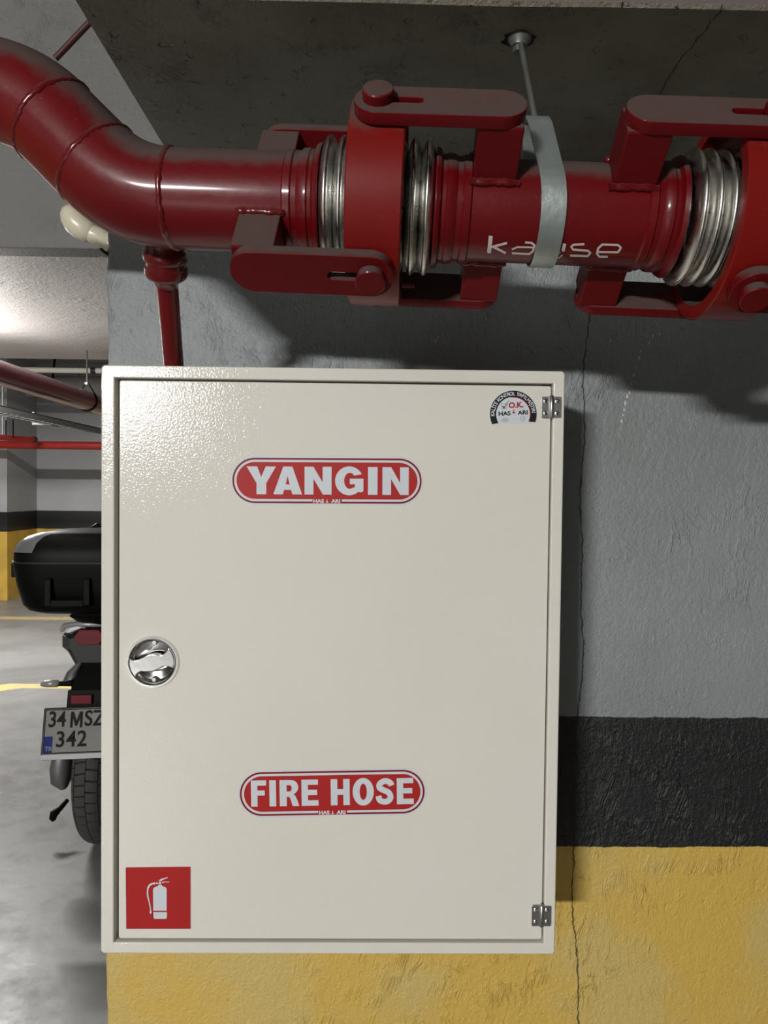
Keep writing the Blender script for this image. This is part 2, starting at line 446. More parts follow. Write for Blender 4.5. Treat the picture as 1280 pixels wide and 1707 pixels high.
# dried white paint splashes on the near wall
bm = bmesh.new()
sp = [(1088, 560, 3), (1082, 572, 2.5), (1068, 585, 2.5), (1065, 597, 4), (1060, 612, 2), (1056, 625, 3.5), (1052, 640, 2.5), (1049, 655, 3), (1045, 662, 4), (1042, 672, 4), (1040, 683, 3.5), (1038, 692, 3), (1036, 702, 4), (1033, 714, 2), (1078, 560, 2), (1099, 557, 3), (1017, 568, 3), (726, 568, 3), (730, 562, 2), (737, 556, 1.5)]
for x, y, s in sp:
    c = at(x, y, YW); r = s*.0009
    vs = [bm.verts.new((c.x+r*random.uniform(.5, 1)*math.cos(k*PI/4)*.7, YW-.0006, c.z+r*random.uniform(.7, 1.6)*math.sin(k*PI/4))) for k in range(8)]
    bm.faces.new(vs)
o = obj('paint_splash', bm, m_letter, bpy.data.objects['wall_front']); o['kind'] = 'stuff'

# ------------------------------------------------------------------ lamps
def tube_lamp(name, loc, length, along, label, cat='lamp', group=None, drop=.0, tm=None, bw=.045, flip=1):
    e = empty(name, loc, label, cat, group)
    R = (0, 0, 0) if along == 'x' else (0, 0, PI/2)
    bm = B(-length/2, length/2, -bw, bw, *sorted((.02*flip, .07*flip)), bev=.004)
    obj('batten', bm, m_pvc, e, rot=R)
    for s in (-1, 1): obj('end_cap', B(s*length/2-.02, s*length/2+.02, -.03, .03, -.03, .03, bev=.004), m_pvc, e, rot=R)
    obj('tube', tube([(-length/2, 0, 0), (length/2, 0, 0)], .016, 16), tm or m_tube, e, rot=R, smooth=40)
    if drop:
        for s in (-.4, .4):
            p = (s*length, 0, .07) if along == 'x' else (0, s*length, .07)
            obj('hanger_rod', tube([p, (p[0], p[1], drop)], .004, 8), m_rod, e)
    return e
ML = Vector((-3.0, -6.2, CZ+1.15))
tube_lamp('strip_lamp', ML, 1.2, 'x', 'white strip lamp hanging behind the viewer, lights the cabinet', drop=3.12-ML.z)
area(ML+Vector((0, .075, -.03)), 1.1, .16, MAIN_P, rot=(math.radians(75), 0, 0))
LL = Vector((-1.5, 2.38, CZ+.37))
tube_lamp('strip_lamp', LL, .9, 'y', 'white strip lamp hanging under the dropped slab, left of the maroon pipe', drop=.221, tm=m_tube2, bw=.03, flip=-1)
FL = Vector((-3.4, 5.6, 2.92))  # added lamp, out of view, put in to brighten the back wall
tube_lamp('strip_lamp', FL, 1.5, 'x', 'white strip lamp added out of view under the far ceiling to light the back wall', drop=.2)
area(FL+Vector((0, 0, -.04)), 1.4, .2, FAR_P)  # area light of the added far lamp

# ------------------------------------------------------------------ cabinet
YF = 1.06
CX0, CX1, CT, CBm = -.3895, .2735, CZ+.1772, CZ-.6748
cab = empty('fire_hose_cabinet', ((CX0+CX1)/2, YW, CBm), 'cream metal fire hose cabinet with stickers, mounted on the grey wall', 'cabinet')
def cl(o):                                         # keep world coordinates under the cabinet
    o.location = Vector(o.location) - Vector(cab.location); return o
dTL = at(197.5, 634, YF); dTR = at(921, 642, YF); dBR = at(903, 1562, YF)
DX0, DX1 = dTL.x, at(912, 1100, YF).x; DZ1 = at(560, 638, YF).z; DZ0 = at(560, 1561, YF+.01).z
FX0, FX1 = DX0-.0058, DX1+.0022
FZ1, FZ0 = DZ1+.003, DZ0-.0035
# frame: front border with a returned lip, and the body behind it
me = curve_mesh([rrect(CX0+.003, CX1-.003, CBm+.003, CT-.003, .004), rrect(FX0-.002, FX1+.002, FZ0-.002, FZ1+.002, .002)[::-1]], .008, .002)
o = obj('frame', me, m_cream, cab, smooth=30); o.matrix_local = Matrix.Translation(-Vector(cab.location)) @ Matrix.Translation((0, YF+.010, 0)) @ FACE
bm = bmesh.new()
t = .0015
for a in ((CX0+.002, CX0+.004, YF+.012, YW, CBm+.002, CT-.002), (CX1-.004, CX1-.002, YF+.012, YW, CBm+.002, CT-.002), (CX0+.004, CX1-.004, YF+.012, YW, CBm+.002, CBm+.004), (CX0+.004, CX1-.004, YF+.012, YW, CT-.004, CT-.002), (CX0+.004, CX1-.004, YW-.003, YW-.001, CBm+.004, CT-.004)): box(bm, *a)
cl(obj('body', bm, m_cream, cab))
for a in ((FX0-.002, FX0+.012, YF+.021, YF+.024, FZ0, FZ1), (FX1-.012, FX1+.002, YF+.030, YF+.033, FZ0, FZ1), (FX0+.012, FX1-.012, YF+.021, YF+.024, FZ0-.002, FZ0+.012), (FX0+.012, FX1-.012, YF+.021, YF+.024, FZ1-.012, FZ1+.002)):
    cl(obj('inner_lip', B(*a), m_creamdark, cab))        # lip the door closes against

for (x, y, zz) in ((192, 1470, 0), (288, 1563.5, 1)):
    c = at(x, y, YF+.02)
    cl(obj('drain_hole', B(c.x-.0022, c.x+.0022, YF+.0195, YF+.0212, c.z-.0015, c.z+.0015), m_dark, cab))
# door leaf: folded sheet pan with rounded edges
YD = YF + .0035
doorc = Vector(((DX0+DX1)/2, YD, (DZ0+DZ1)/2))
PXM = 1.06/F                                       # metres per photo pixel on the door
RL = 44*PXM; lc = at(255, 1103, YD)
me = curve_mesh([rrect(DX0+.0015-doorc.x, DX1-.0015-doorc.x, DZ0+.0015-doorc.z, DZ1-.0015-doorc.z, .002), arc(lc.x-doorc.x, lc.z-doorc.z, RL*.87, RL*.87, 354, 0, 59)], .0075, .0015)
door = obj('door', me, m_cream, cab, smooth=30); door.matrix_local = Matrix.Translation(doorc+Vector((0, .009, 0))-Vector(cab.location)) @ FACE
door['label'] = 'cream door leaf'
def onto_door(name, bm_or_me, mats, px, py, scale=1, tilt=0, lift=.0003, label=None):   # sticker: local xy plane, centred, laid on the door front
    c = at(px, py, YD)
    o = obj(name, bm_or_me, mats, door, label=label)
    lx, lz = c.x-doorc.x, c.z-doorc.z
    o.matrix_local = Matrix.Translation((lx, lz, .009+lift)) @ Matrix.Rotation(math.radians(tilt), 4, 'Z') @ Matrix.Diagonal((scale, scale, 1, 1))
    return o
PXM = 1.06/F                                       # metres per photo pixel on the door
def glyphs(kind, x, y, w, h):                      # heavy sans capitals as polygons
    g = None; s = w
    def S(pts): return [(x+px*w, y+py*h) for px, py in pts]
    if kind == 'I': return [S([(0, 0), (1, 0), (1, 1), (0, 1)])]
    if kind == 'Y': return [S([(0, 1), (.36, 1), (.5, .62), (.65, 1), (1, 1), (.67, .40), (.67, 0), (.34, 0), (.34, .40)])]
    if kind == 'A': return [S([(0, 0), (.345, 1), (.66, 1), (1, 0), (.66, 0), (.615, .165), (.375, .165), (.33, 0)]), S([(.43, .36), (.5, .66), (.565, .36)])]
    if kind == 'N': return [S([(0, 0), (0, 1), (.33, 1), (.67, .44), (.67, 1), (1, 1), (1, 0), (.68, 0), (.33, .57), (.33, 0)])]
    if kind == 'G':
        o = arc(.5, .5, .5, .52, 28, 322, 26); o2 = arc(.52, .5, .20, .29, 300, 40, 18)
        o = o[:-1] + [(.93, .09), (1, .13), (1, .58), (.52, .58), (.52, .38), (.70, .38), (.70, .27)] + o2
        return [S(o)]
    if kind == 'F': return [S([(0, 0), (0, 1), (1, 1), (1, .80), (.42, .80), (.42, .615), (.90, .615), (.90, .42), (.42, .42), (.42, 0)])]
    if kind == 'E': return [S([(0, 0), (0, 1), (.98, 1), (.98, .80), (.38, .80), (.38, .61), (.92, .61), (.92, .41), (.38, .41), (.38, .21), (1, .21), (1, 0)])]
    if kind == 'H': return [S([(0, 0), (0, 1), (.35, 1), (.35, .62), (.66, .62), (.66, 1), (1, 1), (1, 0), (.66, 0), (.66, .40), (.35, .40), (.35, 0)])]
    if kind == 'O': return [S(arc(.5, .5, .5, .53, 0, 350, 35)), S(arc(.5, .5, .17, .31, 0, 350, 35))]
    if kind == 'R':
        o = [(0, 0), (0, 1), (.55, 1)] + arc(.58, .72, .38, .28, 90, -70, 14) + [(.80, .40), (.92, .2), (1, 0), (.66, 0), (.56, .25), (.50, .35), (.36, .36), (.36, 0)]
        return [S(o), S([(.36, .56), (.36, .80)] + arc(.52, .68, .10, .12, 90, -90, 8))]
    if kind == 'S':
        c = [(.86, .72), (.78, .83), (.52, .90), (.24, .80), (.22, .64), (.45, .545), (.70, .45), (.80, .28), (.68, .14), (.45, .105), (.22, .17), (.15, .33)]
        p = [tuple(q) for q in bez([(a, b) for a, b in c], 5)]
        # widths measured in x-units; h/w handled by mapping after stroking in a square space
        k = h/w
        st = stroke([(a, b*k) for a, b in p], .315)
        return [[(x+a*w, y+b*w) for a, b in st]]
    return []
def glyph_union(word):                             # [(char, x, w)], y, h -> meshes
    out = []
    return out
Z1 = .00012
def plaque(word, y0, h, W2, Hh, rx, mi_names, brandx):
    items = []
    def lay(cs, mi, z): items.append((curve_mesh(cs), mi, T3(0, 0, z*Z1)))
    def stad(hw, hh): return rrect(-hw, hw, -hh, hh, hh-.01, 20)
    lay([stad(W2, Hh)], 0, 0)
    lay([stad(W2-3.2, Hh-3.2), stad(W2-6.3, Hh-6.3)[::-1]], 1, 1)
    lay([stad(W2-6.3, Hh-6.3)], 0, .8)
    lay([stad(W2-10.2, Hh-10.2)], 2, 1.6)
    bw = 24.5
    lay([[(-bw, -Hh+3.6), (bw, -Hh+3.6), (bw, -Hh+12), (-bw, -Hh+12)]], 2, 2.2)
    for k, (ch, x, w_) in enumerate(word):
        lay(glyphs(ch, x, y0, w_, h), 0, 3)
    t1 = text_mesh('HAS', 8.2, .35, 1.18); items.append((t1, 0, T3(-14.3, -Hh+6.9, 3*Z1)))
    t2 = text_mesh('ARI', 8.2, .35, 1.18); items.append((t2, 0, T3(14.6, -Hh+6.9, 3*Z1)))
    lay(flame(0, -Hh+4.4, 5.5), 0, 3)
    return join(items)
def flame(x, y, s):
    return [[(x-.55*s, y), (x-.1*s, y+.45*s), (x-.18*s, y+.75*s), (x+.02*s, y+1.05*s), (x+.12*s, y+.7*s), (x+.06*s, y+.45*s), (x+.6*s, y), (x+.15*s, y+.12*s), (x, y-.12*s), (x-.12*s, y+.12*s)]]
ku = 1/3.556
word = [(c, (x-622)*ku, w_*ku) for c, x, w_ in (('Y', 145, 174), ('A', 303, 171), ('N', 488, 160), ('G', 669, 168), ('I', 864, 57), ('N', 950, 156))]
bm = plaque(word, -(300-218)*ku, 165*ku, 161, 41, 0, None, 0)
onto_door('sign_sticker', bm, [m_white, m_darkred, m_redp], 545.3, 801.5, PXM, 0.35, label='red and white oval sticker reading YANGIN')
ku = 1/3.657
word = [(c, (x-636)*ku, w_*ku) for c, x, w_ in (('F', 135, 94), ('I', 248, 41), ('R', 311, 120), ('E', 446, 104), ('H', 626, 117), ('O', 761, 131), ('S', 903, 115), ('E', 1034, 104))]
bm = plaque(word, -83*ku+1.5, 163*ku, 159, 40.5, 0, None, 0)
onto_door('sign_sticker', bm, [m_white, m_darkred, m_redp], 554, 1321.5, PXM, 1.3, label='red and white oval sticker reading FIRE HOSE')
# extinguisher pictogram
ku = 1/5.95
def px2(pts): return [((x-677)*ku, (455-y)*ku) for x, y in pts]
items = []
def lay(cs, mi, z): items.append((curve_mesh(cs), mi, T3(0, 0, z*Z1)))
lay([px2([(345, 778), (1010, 775), (1005, 128), (343, 140)])], 0, 0)
lay([px2([(358, 766), (364, 772), (998, 770), (1003, 764), (1000, 142), (994, 136), (358, 146), (351, 152)])], 1, 1)
lay([px2([(628, 586), (762, 586), (762, 375), (758, 355), (742, 342), (716, 334), (712, 320), (680, 320), (676, 334), (648, 342), (630, 355), (625, 375)])], 0, 2)
lay([px2([(629, 600), (765, 600), (765, 655), (755, 668), (640, 668), (631, 655)])], 0, 2)
lay([arc((694-677)*ku, (455-304)*ku, 2.0, 2.0, 0, 345, 20)], 0, 2)
lay([px2([(655, 297), (675, 299), (675, 313), (655, 315)])], 0, 2)
lay([[tuple(q) for q in stroke([tuple(p) for p in bez([px2([a])[0] for a in ((648, 306), (600, 318), (574, 360), (572, 430), (588, 500), (603, 585))], 6)], [3.1]*12+[2.4]*10+[1.9]*9)]], 0, 2)
lay([px2([(594, 588), (610, 588), (612, 600), (604, 620), (599, 620), (592, 600)])], 0, 2)
lay([px2([(680, 284), (700, 262), (770, 242), (772, 250), (722, 272), (705, 286)])], 0, 2)
lay([px2([(712, 296), (735, 288), (785, 290), (789, 297), (735, 296), (716, 306)])], 0, 2)
onto_door('pictogram_sticker', join(items), [m_white, m_redp], 263.8, 1496.5, PXM, 0, label='square red sticker with white fire extinguisher symbol')
# quality control sticker
items = []
ku = 1/8.533
def q2(pts): return [((x-475)*ku, (515-y)*ku) for x, y in pts]
R_ = 345*ku; cy_ = (515-515)*ku
a0, a1 = -29, 199
out = [(R_*math.cos(math.radians(a)), R_*math.sin(math.radians(a))) for a in range(-21, 209, 4)]
lay([out], 0, 0)
rb, ri = 334*ku, 246*ku
band = [(rb*math.cos(math.radians(a)), rb*math.sin(math.radians(a))) for a in range(-19, 207, 3)] + [(ri*math.cos(math.radians(a)), ri*math.sin(math.radians(a))) for a in range(212, -28, -3)]
lay([band], 1, 1)
rl = [(ri*math.cos(math.radians(a))*1.0, ri*math.sin(math.radians(a))) for a in range(-24, 100, 3)] + [((ri-1.1)*math.cos(math.radians(a)), (ri-1.1)*math.sin(math.radians(a))) for a in range(99, -26, -3)]
lay([rl], 2, 2)
msg = 'KALİTE KONTROL YAPILMIŞTIR!'
wd = {'I': .55, 'İ': .55, '!': .55, ' ': .6, 'M': 1.25, 'O': 1.15, 'N': 1.1}
tot = sum(wd.get(c, 1) for c in msg); ang = 186.0; span = -182.0; acc = 0
for c in msg:
    wv_ = wd.get(c, 1); am = ang + span*(acc+wv_/2)/tot; acc += wv_
    if c == ' ': continue
    rr_ = 290*ku; A = math.radians(am)
    items.append((text_mesh(c, 8.4, .06 if c == 'M' else .18, .92), 0, T3(rr_*math.cos(A), rr_*math.sin(A), 2*Z1) @ Matrix.Rotation(A-PI/2, 4, 'Z')))
lay([q2([(302, 365), (378, 360), (382, 440), (304, 446)]), q2([(307, 370), (373, 365), (377, 435), (309, 441)])[::-1]], 3, 1)
lay([q2([(310, 400), (325, 398), (338, 420), (365, 370), (412, 318), (415, 322), (370, 378), (345, 440), (335, 440)])], 1, 2)
items.append((text_mesh('O.K.', 12.5, .5, 1.05), 2, T3(*[(q2([(512, 388)])[0][0]), q2([(512, 388)])[0][1], 2*Z1]) @ Matrix.Rotation(math.radians(4), 4, 'Z')))
items.append((text_mesh('HAS', 9.6, .35, 1.15), 1, T3(q2([(348, 510)])[0][0], q2([(348, 510)])[0][1], 2*Z1) @ Matrix.Rotation(math.radians(4), 4, 'Z')))
items.append((text_mesh('ARI', 9.6, .35, 1.15), 1, T3(q2([(612, 492)])[0][0], q2([(612, 492)])[0][1], 2*Z1) @ Matrix.Rotation(math.radians(4), 4, 'Z')))
fx, fy = q2([(480, 505)])[0]; lay(flame(fx, fy, 7), 2, 2)
lay([q2([(290, 605), (355, 565), (420, 600), (355, 640)]), q2([(303, 604), (355, 573), (407, 600), (355, 632)])[::-1]], 3, 2)
items.append((text_mesh('TSE', 3.4, .1, 1.1), 3, T3(q2([(355, 602)])[0][0], q2([(355, 602)])[0][1], 2*Z1)))
for cxx in (594, 640):
    cx_, cy2 = q2([(cxx, 572)])[0]
    lay([stroke(arc(cx_, cy2, 2.6, 2.6, 75, 285, 12), .75)], 3, 2)
cx_, cy2 = q2([(640, 572)])[0]; lay([[(cx_-2.4, cy2-.35), (cx_, cy2-.35), (cx_, cy2+.35), (cx_-2.4, cy2+.35)]], 3, 2)
lay([q2([(590, 608), (632, 606), (632, 614), (590, 616)])], 3, 2)
onto_door('quality_sticker', join(items), [m_white, m_blackp, m_redp, m_greyp], 855.5, 690.5, PXM, 0.0, label='half-round black and white quality control sticker')
# recessed round chrome latch
lc = at(255, 1103, YD)
latch = empty('latch'); latch.parent = cab; latch.location = lc - Vector(cab.location); latch['label'] = 'round chrome turn latch set in the door'
prof = [(.002, RL), (-.001, RL), (-.0042, RL*.965), (-.0042, RL*.90), (-.0015, RL*.875), (.002, RL*.86), (.0085, RL*.78), (.0095, RL*.74), (.0095, .0001)]
obj('dish', lathe([(a, r) for a, r in prof], 64, 'y'), m_chrome, latch, smooth=35)
obj('bezel', lathe([(-.0045, RL*.90), (-.0062, RL*.875), (-.0050, RL*.845), (-.002, RL*.835), (.001, RL*.86), (.000, RL*.9)], 64, 'y', closed=True), m_chrome, latch, smooth=60)
gu = PXM/9.14
def g2(pts): return [((x-595)*gu, (582-y)*gu) for x, y in pts]
up = [tuple(p) for p in bez(g2([(250, 525), (290, 555), (350, 565), (440, 530), (540, 480), (640, 468), (730, 482), (795, 445), (848, 378)]), 5)]
dn = [tuple(p) for p in bez(g2([(905, 650), (850, 632), (780, 624), (700, 662), (620, 702), (500, 714), (420, 712), (360, 750), (332, 800)]), 5)]
rgt = g2([(880, 430), (912, 500), (925, 580)]); lft = g2([(270, 720), (240, 640), (238, 570)])
bm = bmesh.new(); bm.from_mesh(curve_mesh([up+rgt+dn+lft], .0030, .0016, 4))
g = obj('grip', bm, m_chrome, latch, smooth=40); g.matrix_local = Matrix.Translation((0, -.000, 0)) @ FACE
for (x, y) in ((612, 290), (608, 860)):
    q = g2([(x, y)])[0]
    bm = lathe([(-.001, .0001), (-.001, .0028), (.001, .0038), (.010, .0038)], 20, 'y')
    box(bm, -.0022, .0022, -.0014, -.0008, -.0004, .0004)
    obj('screw', bm, m_steel, latch, loc=(q[0], .001, q[1]), smooth=40)
# hinges
def hinge(px, py, ang, first=False):
    c = at(px, py, YF)
    h = empty('hinge'); h.parent = cab; h.location = c - Vector(cab.location)
    hw, hh = 16.2*PXM, 17*PXM
    for s in (-1, 1):
        me = curve_mesh([rrect(min(s*.003, s*hw), max(s*.003, s*hw), -hh, hh, .0012)], .0005, .0003)
        o = obj('leaf', me, m_steel, h, smooth=30); o.matrix_local = Matrix.Translation((0, -.0012, 0)) @ FACE
        for t_ in (-1, 1):
            bm = lathe([(-.0011, .0001), (-.0011, .0022), (-.0004, .0034), (.0006, .0036)], 20, 'y')
            box(bm, -.0017, .0017, -.00135, -.0009, -.0003, .0003); box(bm, -.0003, .0003, -.00135, -.0009, -.0017, .0017)
            obj('screw', bm, m_chrome, h, loc=(s*hw*.60, -.0020, t_*hh*.58), rot=(0, random.uniform(0, 1.5), 0), smooth=40)
    obj('barrel', tube([(0, 0, -hh*1.08), (0, 0, -hh*1.0), (0, 0, hh*1.08), (0, 0, hh*1.18)], [.0022, .0034, .0034, .0018], 20), m_steel, h, loc=(0, -.0022, 0), smooth=50)
hinge(918.5, 679, 0); hinge(902, 1526, 0)

# ------------------------------------------------------------------ main fire pipe
PR = .061
K = .915                                           # the pipe is a 4-inch one; depths and local units below are scaled about the camera by this
PA = at(290, 332, .965*K); PB = at(1240, 369, .930*K)
ax = (PB-PA).normalized()
ny = Vector((ax.y, -ax.x, 0)).normalized()*-1      # local +y, pointing to the wall
if ny.y < 0: ny = -ny
nz = ax.cross(ny); 
if nz.z < 0: nz = -nz
AX = Matrix((ax, ny, nz)).transposed()
def S(px):                                         # distance along the pipe axis of a pixel column
    best = None
    d = ray(px, 350)
    n = d.cross(UP)                                # plane through the eye and the column
    k = -(PA-Vector((0, 0, CZ))).dot(n)/ax.dot(n)
    return k/K
main = empty('fire_main_pipe', PA, 'large glossy red fire pipe under the beam, elbow at left, white stencilled lettering', 'pipe', mat3=AX*K)
LR = Matrix.Rotation(0, 4, 'X')
s1 = S(631); s2 = (S(1218)-.0)
def pipe_seg(s0, s1_, r=PR, name='pipe_section', mat=m_red):
    prof = [(s0, r)]
    k = 10
    for i in range(k+1): prof.append((s0+(s1_-s0)*i/k, r))
    return obj(name, lathe([(s0, r*.9)]+prof[1:]+[(s1_, r*.9)], 64), mat, main, smooth=40)
pipe_seg(-.002, s1-.095)
pipe_seg(s1+.095, s2-.100)
def collar(s, d, nm='weld_neck'):                  # stepped neck between pipe and bellows; d=+1 faces right
    P_ = [(-.032, PR), (-.030, PR+.0025), (-.022, PR+.003), (-.020, PR+.001), (-.014, PR+.001), (-.010, PR+.004), (-.002, PR+.0045), (.000, PR+.003), (.004, PR+.003), (.007, PR+.009), (.011, PR+.011), (.013, PR+.010), (.013, PR+.003)]
    return obj(nm, lathe([(s+d*a, r) for a, r in P_], 64), m_red, main, smooth=35)
collar(s1-.083, 1); collar(s1+.083, -1); collar(s2-.088, 1)
# weld seams
def seam(center, direc, r=PR, k=.0035, nm='weld_seam'):
    d = Vector(direc).normalized(); ref = Vector((0, 0, 1)) if abs(d.z) < .9 else Vector((0, 1, 0))
    u = d.cross(ref).normalized(); v = d.cross(u); bm = bmesh.new(); n = 90; rings = []
    rnd = random.Random(int(center[0]*1e4))
    for i in range(n):
        a = 2*PI*i/n; c = Vector(center)+(u*math.cos(a)+v*math.sin(a))*(r-.0006) + d*rnd.uniform(-.0010, .0010)
        o_ = (u*math.cos(a)+v*math.sin(a)); kk = k*rnd.uniform(.75, 1.15)
        rings.append([c+(o_*math.cos(2*PI*j/8)*kk*.75+d*math.sin(2*PI*j/8)*kk*1.3) for j in range(8)])
    rings.append(rings[0])
    ringmesh(bm, rings, capa=False, capb=False)
    bmesh.ops.remove_doubles(bm, verts=bm.verts[:], dist=1e-7)
    return obj(nm, bm, m_weld, main, smooth=80)
seam((0, 0, 0), (1, 0, 0))
# offset bend at the left: local x-z plane
e1 = math.radians(42); RB = .152
pts = []
for i in range(15):
    a = e1*i/14; pts.append(Vector((-RB*math.sin(a), 0, RB*(1-math.cos(a)))))
d45 = Vector((-math.cos(e1), 0, math.sin(e1)))
obj('elbow', tube([tuple(p) for p in pts], PR+.0006, 56), m_red, main, smooth=40)
q1 = pts[-1]; q2_ = q1 + d45*.080
obj('pipe_section', tube([tuple(q1), tuple((q1+q2_)/2), tuple(q2_)], PR, 56), m_red, main, smooth=40)
seam(tuple(q1), tuple(d45)); seam(tuple(q2_), tuple(d45))
pts2 = []
c2 = q2_
for i in range(13):
    a = e1*(1-i/12)
    # reverse bend back to level
    off = Vector((-RB*(math.sin(e1)-math.sin(a)), 0, RB*(math.cos(a)-math.cos(e1))))
    pts2.append(c2+off)
pts2b = [tuple(p) for p in pts2]
obj('elbow', tube(pts2b, PR+.0006, 56), m_red, main, smooth=40)
e = pts2[-1]
obj('pipe_section', tube([tuple(e), (e.x-.6, 0, e.z), (e.x-3, 0, e.z)], PR, 40), m_red, main, smooth=40)
seam(tuple(e), (1, 0, 0))
# white stencilled lettering on the pipe: thin strokes wrapped round it
def lettering():
    bm = bmesh.new()
    def strk(pts, wdt=5.0):
        for (a, b) in zip(pts, pts[1:]):
            pass
        P_ = [Vector(p) for p in pts]
        out = []
        for i in range(len(P_)-1):
            n = max(1, int((P_[i+1]-P_[i]).length/3))
            for k in range(n): out.append(P_[i]+(P_[i+1]-P_[i])*k/n)
        out.append(P_[-1])
        L_ = []; R2 = []
        for i, p in enumerate(out):
            a = out[max(0, i-1)]; b = out[min(len(out)-1, i+1)]; d = (b-a).normalized(); n = Vector((-d.y, d.x))*wdt/2
            L_.append(p+n); R2.append(p-n)
        def wrap(q):                                # pixel on the photo -> point on the pipe surface
            d = ray(q.x, q.y); o_ = Vector((0, 0, CZ))
            Mi = (Matrix.Translation(PA) @ (AX*K).to_4x4()).inverted()
            ol = Mi @ o_; dl = Mi.to_3x3() @ d
            r = PR+.0005
            A_ = dl.y**2+dl.z**2; B_ = 2*(ol.y*dl.y+ol.z*dl.z); C_ = ol.y**2+ol.z**2-r*r
            D_ = max(0, B_*B_-4*A_*C_); t = (-B_-math.sqrt(D_))/(2*A_)
            return ol+dl*t
        a = [bm.verts.new(wrap(p)) for p in L_]; b = [bm.verts.new(wrap(p)) for p in R2]
        for i in range(len(a)-1): bm.faces.new((a[i], a[i+1], b[i+1], b[i]))
    strk([(818, 393), (815, 422)], 6.5)
    strk([(845, 405), (819, 412)], 4); strk([(821, 411), (843, 422)], 4)
    strk([(875, 404), (886, 405), (891, 409), (888, 419), (882, 423.5), (853, 422)], 3.6); strk([(889, 412.5), (862, 412), (853, 416)], 3)
    strk([(905, 406), (902, 414), (910, 420), (934, 421)], 3.4); strk([(941, 406), (938, 419)], 5.5); strk([(937, 425), (932, 430), (905, 430)], 3)
    strk([(974, 407), (956, 408), (952, 411), (955, 416), (980, 418), (984, 422), (979, 427), (950, 426)], 3.8)
    strk([(996, 420), (1030, 420.5), (1035, 413), (1030, 408.5), (1004, 407.5), (997, 414), (995, 423), (999, 428), (1013, 428)], 3.6)
    bmesh.ops.recalc_face_normals(bm, faces=bm.faces[:])
    return obj('lettering', bm, m_letter, main, label='white stencilled lettering')
lettering()

# ------------------------------------------------------------------ gimbal expansion joints
TH1, TH2 = 34.5, -55
RF = .1365; AW = .055; AT = .0145
def radial(theta):                                  # local frame: X along pipe, Z outwards at angle theta (0 = to the viewer, 90 = up)
    t = math.radians(theta)
    z = Vector((0, -math.cos(t), math.sin(t))); x = Vector((1, 0, 0)); y = z.cross(x)
    return Matrix((x, y, z)).transposed().to_4x4()
def joint(s, label):
    j = empty('expansion_joint', PA + ax*s*K, label, 'pipe joint', 'red gimbal expansion joints on the fire pipe', mat3=AX*K)
    # gimbal ring
    rw, ro_, ri_ = .0325, .121, .104
    obj('gimbal_ring', lathe([(-rw, ri_), (-rw, ro_-.0015), (-rw+.0015, ro_), (rw-.0015, ro_), (rw, ro_-.0015), (rw, ri_)], 96, closed=True), m_redring, j, smooth=30)
    for sd in (-1, 1):
        prof = []; n = 4; pitch = .0172; x0 = .0005
        for i in range(n*16+1):
            u = i/16; x = x0+u*pitch
            c = .5-.5*math.cos(2*PI*u); r = .0655 + .0155*(c**.42)
            prof.append((sd*x, r))
        prof = [(0, .0655)] + prof
        obj('bellows', lathe(prof, 72), m_bellow, j, smooth=60)
    for th, sd in ((TH1, 1), (TH1+180, 1), (TH2, -1), (TH2+180, -1)):
        if s > s2-.01: sd = -sd                     # the far joint is mounted the other way round
        R_ = radial(th)
        L0 = -.026; L1 = .166
        hw = AW/2; rc = .0272
        outl = rrect(L0, L1-.0, -hw, hw, rc, 12)
        slot = rrect(-.002, .052, -.0065, .0065, .006, 6)[::-1]
        me = curve_mesh([outl, slot], AT/2-.0008, .0008)
        if sd < 0:
            for v in me.vertices: v.co.x *= -1; v.co.y *= -1
        a = obj('hinge_arm', me, m_redarm, j, smooth=30); a.matrix_local = R_ @ T3(0, 0, RF-AT/2)
        x0, x1 = (.114, .165)
        if sd < 0: x0, x1 = -x1, -x0
        bm = B(x0, x1, -hw+.0015, hw-.0015, PR-.022, RF-AT+.001, bev=.002)
        o_ = obj('lug', bm, m_redarm, a); o_.matrix_local = T3(0, 0, -(RF-AT/2))
        rnd = random.Random(3)
        for (yy, dirn) in ((-hw, -1), (hw, 1)):     # fillet weld at the lug foot
            zz = math.sqrt(max(1e-6, PR*PR-hw*hw))
            pts_ = [(x0-.004+(x1-x0+.008)*i/12, yy*.97+rnd.uniform(-.001, .001), zz+.003+rnd.uniform(-.001, .001)) for i in range(13)]
            bm = tube(pts_, [.0045+rnd.uniform(-.001, .001) for _ in pts_], 8)
            o_ = obj('lug_weld', bm, m_weld, a, smooth=80); o_.matrix_local = T3(0, 0, -(RF-AT/2))
        bm = lathe([(.114-RF+AT/2, .0105), (AT/2, .0105), (AT/2, .0172), (AT/2+.0105, .0178), (AT/2+.0120, .0165), (AT/2+.0120, .0001)], 40, 'z')
        obj('pin', bm, m_redarm, a, smooth=35)
    return j
joint(s1, 'red gimbal expansion joint with steel bellows left of the galvanised clamp')
joint(s2, 'red gimbal expansion joint at the right edge, mostly out of frame')
obj('pipe_section', lathe([(s2+.095, PR*.9), (s2+.095, PR), (s2+1.2, PR), (s2+3, PR)], 48), m_red, main, smooth=40)
collar(s2+.088, -1)

